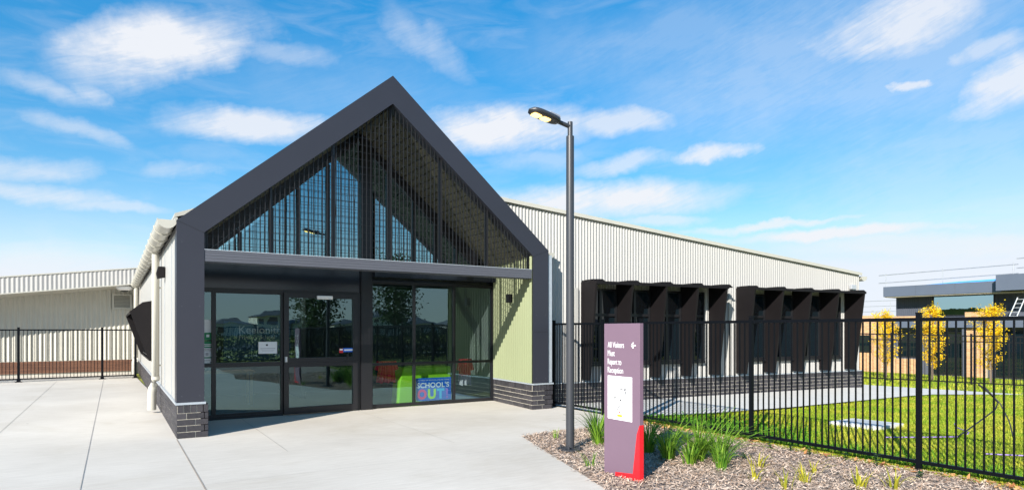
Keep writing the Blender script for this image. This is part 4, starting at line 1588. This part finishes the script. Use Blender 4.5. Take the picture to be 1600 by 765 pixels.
for k in range(9):
    c = hx + ad * (0.05 + 0.018 * k)
    mb.prism([c - side * 0.075 + upv * 0.03, c + side * 0.075 + upv * 0.03, c + side * 0.055 + upv * 0.068, c - side * 0.055 + upv * 0.068], ad * 0.006)
mb.build('cooling_fin', M_STEEL, hd)
mb = MB()
for v0, v1 in ((0.17, 0.30), (0.312, 0.44)):
    pts = []
    for j in range(12):
        a = 2 * math.pi * j / 12
        pts.append(hx + ad * ((v0 + v1) / 2 + (v1 - v0) / 2 * math.copysign(abs(math.cos(a)) ** 0.5, math.cos(a))) + side * (0.062 * math.copysign(abs(math.sin(a)) ** 0.5, math.sin(a))) - upv * 0.0385)
    mb.prism(pts, -upv * 0.004)
mb.build('led_panel', M_LEDY, hd)

# ================================================================== VISITOR SIGN
sx0, sy0, sy1, sh = 4.665, 4.865, 5.43, 1.67
sign = thing('visitor_sign', (sx0 + 0.03, (sy0 + sy1) / 2, 0), 'tall mauve visitor sign with site map and red foot in the mulch', 'sign')
mb = MB()
mb.box(sx0, sx0 + 0.055, sy0, sy1, -0.02, sh)
mb.build('panel', M_PURPLE, sign, bevel=0.004)
LX, LY = Vector((0, -1, 0)), Vector((0, 0, 1))     # reading direction and up on the face


def sp(u, v, d=0.0):
    return Vector((sx0 - d, sy1 - u, v))


mb = MB()
FW = sy1 - sy0
mb.prism([sp(0.19, 0.0, 0.0), sp(FW, 0.0, 0.0), sp(FW, 0.60, 0.0), sp(FW - 0.04, 0.50), sp(FW - 0.10, 0.075), sp(0.19, 0.045)], (-0.003, 0, 0))
mb.box(sx0 - 0.003, sx0 + 0.0555, sy0 - 0.003, sy0 - 0.0002, 0.0, 0.60)
mb.build('red_wedge', M_RED, sign)
for body, v, wd in (('All Visitors', 1.405, 0.262), ('Must', 1.312, 0.114), ('Report to', 1.217, 0.222), ('Reception', 1.125, 0.25)):
    hgt = {'All Visitors': 0.064, 'Must': 0.064, 'Report to': 0.084, 'Reception': 0.084}[body]
    vb = v - (0.018 if 'p' in body else 0)
    mb = MB()
    text(mb, body, sp(0.065, vb, 0.0), LX, LY, width=wd, height=hgt, depth=0.003, bold=0.0)
    mb.build('lettering', M_INK, sign)
mb = MB()
# arrow pointing left
ac = (0.475, 1.436)
for (u0, v0, u1, v1) in ((0.0, 0.0, 0.062, 0.0), (0.0, 0.0, 0.028, 0.030), (0.0, 0.0, 0.028, -0.030)):
    a, b_ = Vector((ac[0] - 0.03 + u0, ac[1] + v0)), Vector((ac[0] - 0.03 + u1, ac[1] + v1))
    d = (b_ - a).normalized() * 0.005
    n_ = Vector((-d.y, d.x)) * 1.3
    mb.prism([sp(*(a - d - n_), 0.0005), sp(*(b_ - n_), 0.0005), sp(*(b_ + n_), 0.0005), sp(*(a - d + n_), 0.0005)], (-0.0025 - 0.0004 * abs(v1) / 0.03, 0, 0))
mb.build('arrow', M_INK, sign)
mb = MB()
mu0, mu1, mv0, mv1 = 0.065, 0.452, 0.62, 1.095
mb.prism([sp(mu0, mv0), sp(mu1, mv0), sp(mu1, mv1), sp(mu0, mv1)], (-0.003, 0, 0))
mp_ = mb.build('map_panel', M_PAPER, sign)
mb = MB()
rnd = random.Random(9)


def mrect(u0, v0, u1, v1, mi, ang=0.0):
    cu, cv = (u0 + u1) / 2, (v0 + v1) / 2
    pts = []
    for (a, b_) in ((u0, v0), (u1, v0), (u1, v1), (u0, v1)):
        da, db = a - cu, b_ - cv
        pts.append(sp(mu0 + cu + da * math.cos(ang) - db * math.sin(ang), mv0 + cv + da * math.sin(ang) + db * math.cos(ang), 0.0035))
    mb.face(pts, mi)


for (u0, v0, u1, v1) in ((0.04, 0.435, 0.33, 0.441), (0.04, 0.30, 0.046, 0.435), (0.345, 0.22, 0.351, 0.42), (0.05, 0.09, 0.2, 0.096), (0.05, 0.09, 0.056, 0.20), (0.20, 0.22, 0.345, 0.226)):
    mrect(u0, v0, u1, v1, 0)
for k in range(46):
    u, v = rnd.uniform(0.04, 0.2), rnd.uniform(0.09, 0.33)
    mrect(u, v, u + rnd.uniform(0.008, 0.03), v + rnd.uniform(0.002, 0.012), rnd.choice((0, 0, 0, 1)))
for k in range(14):
    u, v = rnd.uniform(0.26, 0.34), rnd.uniform(0.18, 0.30)
    mrect(u, v, u + rnd.uniform(0.01, 0.04), v + 0.004, 0)
mrect(0.20, 0.335, 0.245, 0.348, 2); mrect(0.262, 0.318, 0.285, 0.342, 1); mrect(0.27, 0.335, 0.30, 0.347, 2, -0.6); mrect(0.285, 0.275, 0.30, 0.32, 2, 0.2)
mrect(0.10, 0.235, 0.14, 0.248, 2, 0.6); mrect(0.148, 0.18, 0.156, 0.235, 1); mrect(0.195, 0.205, 0.215, 0.228, 2, 0.5)
mrect(0.185, 0.075, 0.203, 0.092, 3)
mrect(0.155, 0.035, 0.235, 0.06, 4)
mb.build('map_print', [M_LINE, M_GINK, M_BLACKINK, M_RED, M_YEL], mp_)

# ================================================================== PLANTS IN THE BED
m_lom = leafmat('strap_leaves', (0.07, 0.20, 0.02), (0.26, 0.42, 0.04), 0.35)
m_lomy = leafmat('yellowing_strap_leaves', (0.22, 0.26, 0.02), (0.55, 0.48, 0.04), 0.35)
m_seed = leafmat('seedling_leaves', (0.02, 0.055, 0.02), (0.06, 0.12, 0.035), 0.2)


def tuft(name, x, y, n, h, spread, m_, label, seed, wd=0.014, group='tufts planted in the mulch bed'):
    rnd = random.Random(seed)
    mb = MB()
    for k in range(n):
        a = rnd.uniform(0, 6.28)
        hh = h * rnd.uniform(0.55, 1.1)
        out = spread * rnd.uniform(0.2, 1.35) * hh
        d = Vector((math.cos(a), math.sin(a), 0))
        s_ = Vector((-d.y, d.x, 0))
        base = Vector((x, y, 0.0)) + d * rnd.uniform(0, 0.08) + s_ * rnd.uniform(-.02, .02)
        droop = rnd.uniform(0.0, 0.62)
        w_ = wd * rnd.uniform(0.7, 1.2)
        rows = []
        for j in range(6):
            f = j / 5
            c = base + d * (out * f ** 1.6) + Vector((0, 0, hh * (f - droop * f ** 3)))
            ww = w_ * (1 - f ** 2.2) * 0.5 + 0.0006
            rows.append([c - s_ * ww, c + s_ * ww + Vector((0, 0, 0.002))])
        mb.grid(rows, 0, True)
    return tag(mb.build(name, m_, origin=(x, y, 0), normals=False), label, 'plant', group)


tuft('strap_leaf_plant', 6.05, 7.22, 96, 0.55, 0.75, m_lom, 'green strap leaf clump behind the lamp post, nearer the gate', 1)
tuft('strap_leaf_plant', 5.74, 6.80, 84, 0.52, 0.7, m_lom, 'green strap leaf clump half hidden by the left edge of the mauve sign', 2)
tuft('strap_leaf_plant', 5.89, 5.98, 96, 0.65, 0.8, m_lom, 'tall green strap leaf clump just right of the mauve sign', 3)
tuft('strap_leaf_plant', 5.80, 5.56, 125, 0.57, 0.75, m_lom, 'dense green strap leaf clump, second to the right of the sign', 4)
tuft('strap_leaf_plant', 5.81, 5.22, 54, 0.47, 0.8, m_lom, 'small bright strap leaf clump in front of the middle of the plant row', 5)
tuft('strap_leaf_plant', 6.08, 5.30, 125, 0.60, 0.85, m_lom, 'bushy green strap leaf clump behind the small bright clump', 6)
tuft('strap_leaf_plant', 6.18, 5.08, 105, 0.60, 1.0, m_lom, 'wide arching strap leaf clump at the right end of the plant row', 7)
tuft('strap_leaf_plant', 5.90, 4.82, 46, 0.39, 0.5, m_lom, 'small upright dark strap leaf clump in front of the row end', 8)
tuft('grass_tuft', 6.34, 4.66, 12, 0.32, 0.7, m_lomy, 'thin yellow green grass tuft between the plant row and the fence post', 9)
tuft('grass_tuft', 5.80, 4.30, 12, 0.28, 0.8, m_lomy, 'sparse yellow grass tuft in the open mulch right of the plant row', 10)
tuft('grass_tuft', 4.72, 5.73, 12, 0.22, 0.6, m_lom, 'small thin grass tuft in front of the mauve sign', 11)
tuft('grass_tuft', 5.50, 7.50, 7, 0.20, 0.4, m_lom, 'tiny grass tuft left of the lamp post at the bed corner', 12)
tuft('grass_tuft', 6.15, 3.95, 16, 0.26, 0.8, m_lomy, 'yellow grass tuft at the bottom edge left of centre', 13)
tuft('grass_tuft', 6.37, 3.50, 18, 0.26, 0.8, m_lomy, 'yellow grass tuft at the bottom edge in the middle of the mulch', 14)
tuft('grass_tuft', 6.60, 3.28, 16, 0.28, 0.7, m_lomy, 'yellow grass tuft at the bottom edge nearest the fence', 15)
tuft('grass_tuft', 5.70, 3.86, 14, 0.24, 0.8, m_lomy, 'yellow grass tuft at the bottom edge farthest left', 16)
tuft('grass_tuft', 6.62, 4.15, 9, 0.20, 0.7, m_lomy, 'small yellow grass tuft alone in the mulch behind the front tufts', 17)
for k, (x, y, lb) in enumerate([(7.38, 5.25, 'dark leafy seedling just right of the second fence post'), (7.50, 5.02, 'paler seedling beside the dark one near the fence post'),
                                (7.48, 4.75, 'small seedling in the mulch, third along the fence'), (7.60, 4.35, 'low flat seedling by the fence among dry leaves'),
                                (7.56, 3.95, 'tall stemmed seedling by the fence left of the nearest post'), (7.30, 3.36, 'small seedling in front of the nearest fence post'),
                                (6.55, 5.02, 'dark round seedling beyond the arching clump')]):
    rnd = random.Random(50 + k)
    mb = MB()
    hh = 0.13 if k in (0, 4) else 0.08
    mb.tube([(x, y, 0), (x + 0.01, y, hh)], 0.004, 5)
    for j in range(26):
        c = Vector((x, y, hh * rnd.uniform(0.25, 1.1)))
        a = rnd.uniform(0, 6.28)
        d = Vector((math.cos(a), math.sin(a), rnd.uniform(-.2, .7))).normalized() * rnd.uniform(0.03, 0.055)
        n_ = Vector((-math.sin(a), math.cos(a), 0)) * 0.013
        mb.face([c, c + d * 0.5 + n_, c + d, c + d * 0.5 - n_])
    tag(mb.build('seedling', m_seed, origin=(x, y, 0), normals=False), lb, 'plant', 'seedlings along the bed fence')

# ================================================================== LAWN THINGS
mb = MB()
for (k0, mi, z0, z1, g) in ((0, 0, -0.03, 0.035, 0.0), (1, 1, 0.03, 0.038, 0.10)):
    c = Vector((sum(p[0] for p in LID) / 4, sum(p[1] for p in LID) / 4, 0))
    mb.prism([Vector((p[0], p[1], z0)).lerp(Vector((c.x, c.y, z0)), g * 2) for p in LID], (0, 0, z1 - z0), mi)
tag(mb.build('pit_lid', [mat('pale_concrete', (0.62, 0.61, 0.58), 0.8, var=0.06, vscale=4), mat('grey_lid', (0.42, 0.45, 0.46), 0.7, var=0.06, vscale=3)]), 'pale square concrete pit lid set in the grass behind the fence', 'pit lid')
mb = MB()
hp = [Vector(p) for p in ((10.55, 4.36, 0.01), (10.9, 4.35, 0.10), (11.35, 4.32, 0.24), (11.62, 4.27, 0.36), (11.72, 4.27, 0.46), (11.70, 4.33, 0.55), (11.62, 4.40, 0.66), (11.55, 4.47, 0.74))]
mb.tube(hp, [0.010] * 6 + [0.013, 0.016], 8)
mb.tube([Vector((11.62, 4.41, 0.70)), Vector((11.72, 4.24, 0.45)), Vector((11.6, 4.08, 0.2)), Vector((11.45, 3.98, 0.0))], 0.009, 8)
tag(mb.build('garden_hose', M_HOSE), 'bent black irrigation hose sticking up out of the grass', 'hose')
for k, (pts, lb) in enumerate([([(9.55, 4.88), (10.0, 4.60), (10.5, 4.33)], 'lilac irrigation pipe lying in the grass behind the nearest fence post'),
                               ([(9.36, 3.54), (9.5, 3.38), (9.75, 3.1)], 'lilac irrigation pipe in the grass at the right edge'),
                               ([(11.9, 4.95), (11.5, 4.75), (11.1, 4.42), (10.9, 4.36)], 'short curled lilac pipe end beside the black hose')]):
    mb = MB()
    mb.tube([(x, y, 0.03) for x, y in pts], 0.009, 8)
    tag(mb.build('irrigation_pipe', M_LILAC), lb, 'pipe', 'lilac irrigation pipes')

# ================================================================== NOTICES AND DISPLAY BEHIND THE GLASS
YS = YG + 0.02
mb = MB()
px0, px1, pz0, pz1 = 5.415, 6.245, 0.09, 0.575
mb.box(px0, px1, YS, YS + 0.006, pz0, pz1, 0)
u_, v_ = (1, 0, 0), (0, 0, 1)
fy = YS - 0.002
text(mb, 'OUTSIDE OF SCHOOL HOURS CARE', (px0 + 0.03, fy, 0.515), u_, v_, width=0.74, height=0.024, mi=1)
text(mb, "SCHOOL'S", (px0 + 0.02, fy, 0.365), u_, v_, width=0.76, height=0.115, mi=1, bold=0.02)
text(mb, 'O', (px0 + 0.03, fy, 0.12), u_, v_, width=0.22, height=0.22, mi=2, bold=0.05)
text(mb, 'U', (px0 + 0.275, fy, 0.12), u_, v_, width=0.19, height=0.22, mi=3, bold=0.05)
text(mb, 'T', (px0 + 0.485, fy, 0.12), u_, v_, width=0.18, height=0.22, mi=4, bold=0.05)
text(mb, '!', (px0 + 0.705, fy, 0.12), u_, v_, width=0.05, height=0.22, mi=5, bold=0.03)
tag(mb.build('poster', [M_BLUE, M_INK, M_PINK, M_LGREEN, M_CYAN, M_VIOLET]), "blue SCHOOL'S OUT poster with coloured letters standing behind the display window", 'poster')
mb = MB()
mb.prism([(5.10, 12.55, 0.01), (6.34, 12.55, 0.01), (6.34, 12.55, 0.80), (5.22, 12.55, 0.80), (5.14, 12.55, 0.5)], (0, 0.4, 0))
tag(mb.build('display_block', M_LIME, bevel=0.02), 'lime green upholstered display block behind the blue poster', 'display block')


def garment(x0, x1, y, z0, z1, mats, label, hem=None):
    mb = MB()
    n = 40
    rows = []
    for k in range(9):
        f = k / 8
        z = z1 + (z0 - z1) * f
        row = []
        for j in range(n + 1):
            u = j / n
            cx_ = (x0 + x1) / 2
            hw = (x1 - x0) / 2 * (0.72 + 0.28 * f)
            row.append((cx_ + hw * (2 * u - 1), y + 0.035 * math.sin(u * 19 + 1) * (0.3 + f) + 0.02 * math.sin(u * 43), z + 0.012 * math.sin(u * 19) * f))
        rows.append(row)
    split = 8 if hem is None else 5
    mb.grid(rows[:split + 1], 0, True)
    if hem is not None:
        mb.grid([[(p[0], p[1] + 0.001, p[2]) for p in r] for r in rows[split:]], 1, True)
    # sleeves hang at both sides
    for s in (-1, 1):
        xa = x0 if s < 0 else x1
        mb.tube([(xa - s * 0.06, y, z1), (xa + s * 0.01, y, (z0 + z1) / 2 + 0.05)], [0.05, 0.045], 10)
    mb.tube([(x0 + 0.08, y, z1), (x1 - 0.08, y, z1)], 0.012, 8)
    tag(mb.build('garment', mats), label, 'clothing')


garment(4.70, 5.14, 12.75, 0.48, 0.93, [M_CLOTH], 'red dress hanging in the left display window')
garment(6.64, 6.98, 12.75, 0.34, 0.93, [M_CLOTH, M_TARTAN], 'red top with tartan skirt hanging in the right display window', hem=True)

def sheet(x0, x1, z0, z1, label, base, prints, y=YG - 0.006):
    mats = [base]
    mb = MB()
    mb.box(x0, x1, y, y + 0.002, z0, z1, 0)
    for (a, b_, c, d, m_) in prints:
        if m_ not in mats:
            mats.append(m_)
        i = mats.index(m_)
        mb.box(x0 + a * (x1 - x0), x0 + b_ * (x1 - x0), y - 0.0012, y - 0.0006, z0 + c * (z1 - z0), z0 + d * (z1 - z0), i)
    tag(mb.build('notice', mats), label, 'notice')


sheet(2.27, 2.60, 1.16, 1.38, 'white landscape notice taped inside the left entrance pane', M_PAPER, [(0.4, 0.5, 0.66, 0.8, M_BLACKINK), (0.1, 0.9, 0.42, 0.45, M_GINK), (0.15, 0.85, 0.28, 0.30, M_LINE), (0.2, 0.8, 0.2, 0.22, M_LINE)])
sheet(1.345, 1.507, 1.56, 1.78, 'blank pale paper at the top of the entrance notices', M_PAPER, [(0.1, 0.9, 0.1, 0.12, M_LINE)])
sheet(1.345, 1.507, 1.42, 1.55, 'green notice with a white heart below the blank paper', M_GREENP, [(0.35, 0.48, 0.4, 0.75, M_INK), (0.5, 0.63, 0.4, 0.75, M_INK)])
sheet(1.345, 1.507, 1.24, 1.40, 'green notice with white lines of print and a white strip beneath', M_GREENP, [(0.1, 0.9, 0.6, 0.68, M_INK), (0.1, 0.9, 0.42, 0.5, M_INK), (0, 1, 0.0, 0.25, M_INK), (0.1, 0.9, 0.1, 0.15, M_BLACKINK)])
sheet(1.345, 1.507, 1.01, 1.23, 'pale poster with small green print, lowest of the entrance notices', M_PAPER, [(0.1, 0.9, 0.4, 0.5, M_GREENP), (0.25, 0.55, 0.6, 0.85, M_LINE), (0.1, 0.7, 0.2, 0.24, M_GINK), (0.7, 0.9, 0.05, 0.12, M_GINK)])
# desk in the lobby
desk = thing('lobby_bench', (2.0, 14.5, 0), 'tan topped bench standing in the lobby behind the left entrance pane', 'bench')
mb = MB(); mb.box(1.35, 2.55, 14.2, 14.7, 0.70, 0.74); mb.build('seat', M_TAN, desk)
for (x, y) in ((1.42, 14.25), (2.48, 14.25), (1.42, 14.65), (2.48, 14.65)):
    mb = MB(); mb.box(x - 0.025, x + 0.025, y - 0.025, y + 0.025, 0.01, 0.70); mb.build('leg', M_TAN, desk)
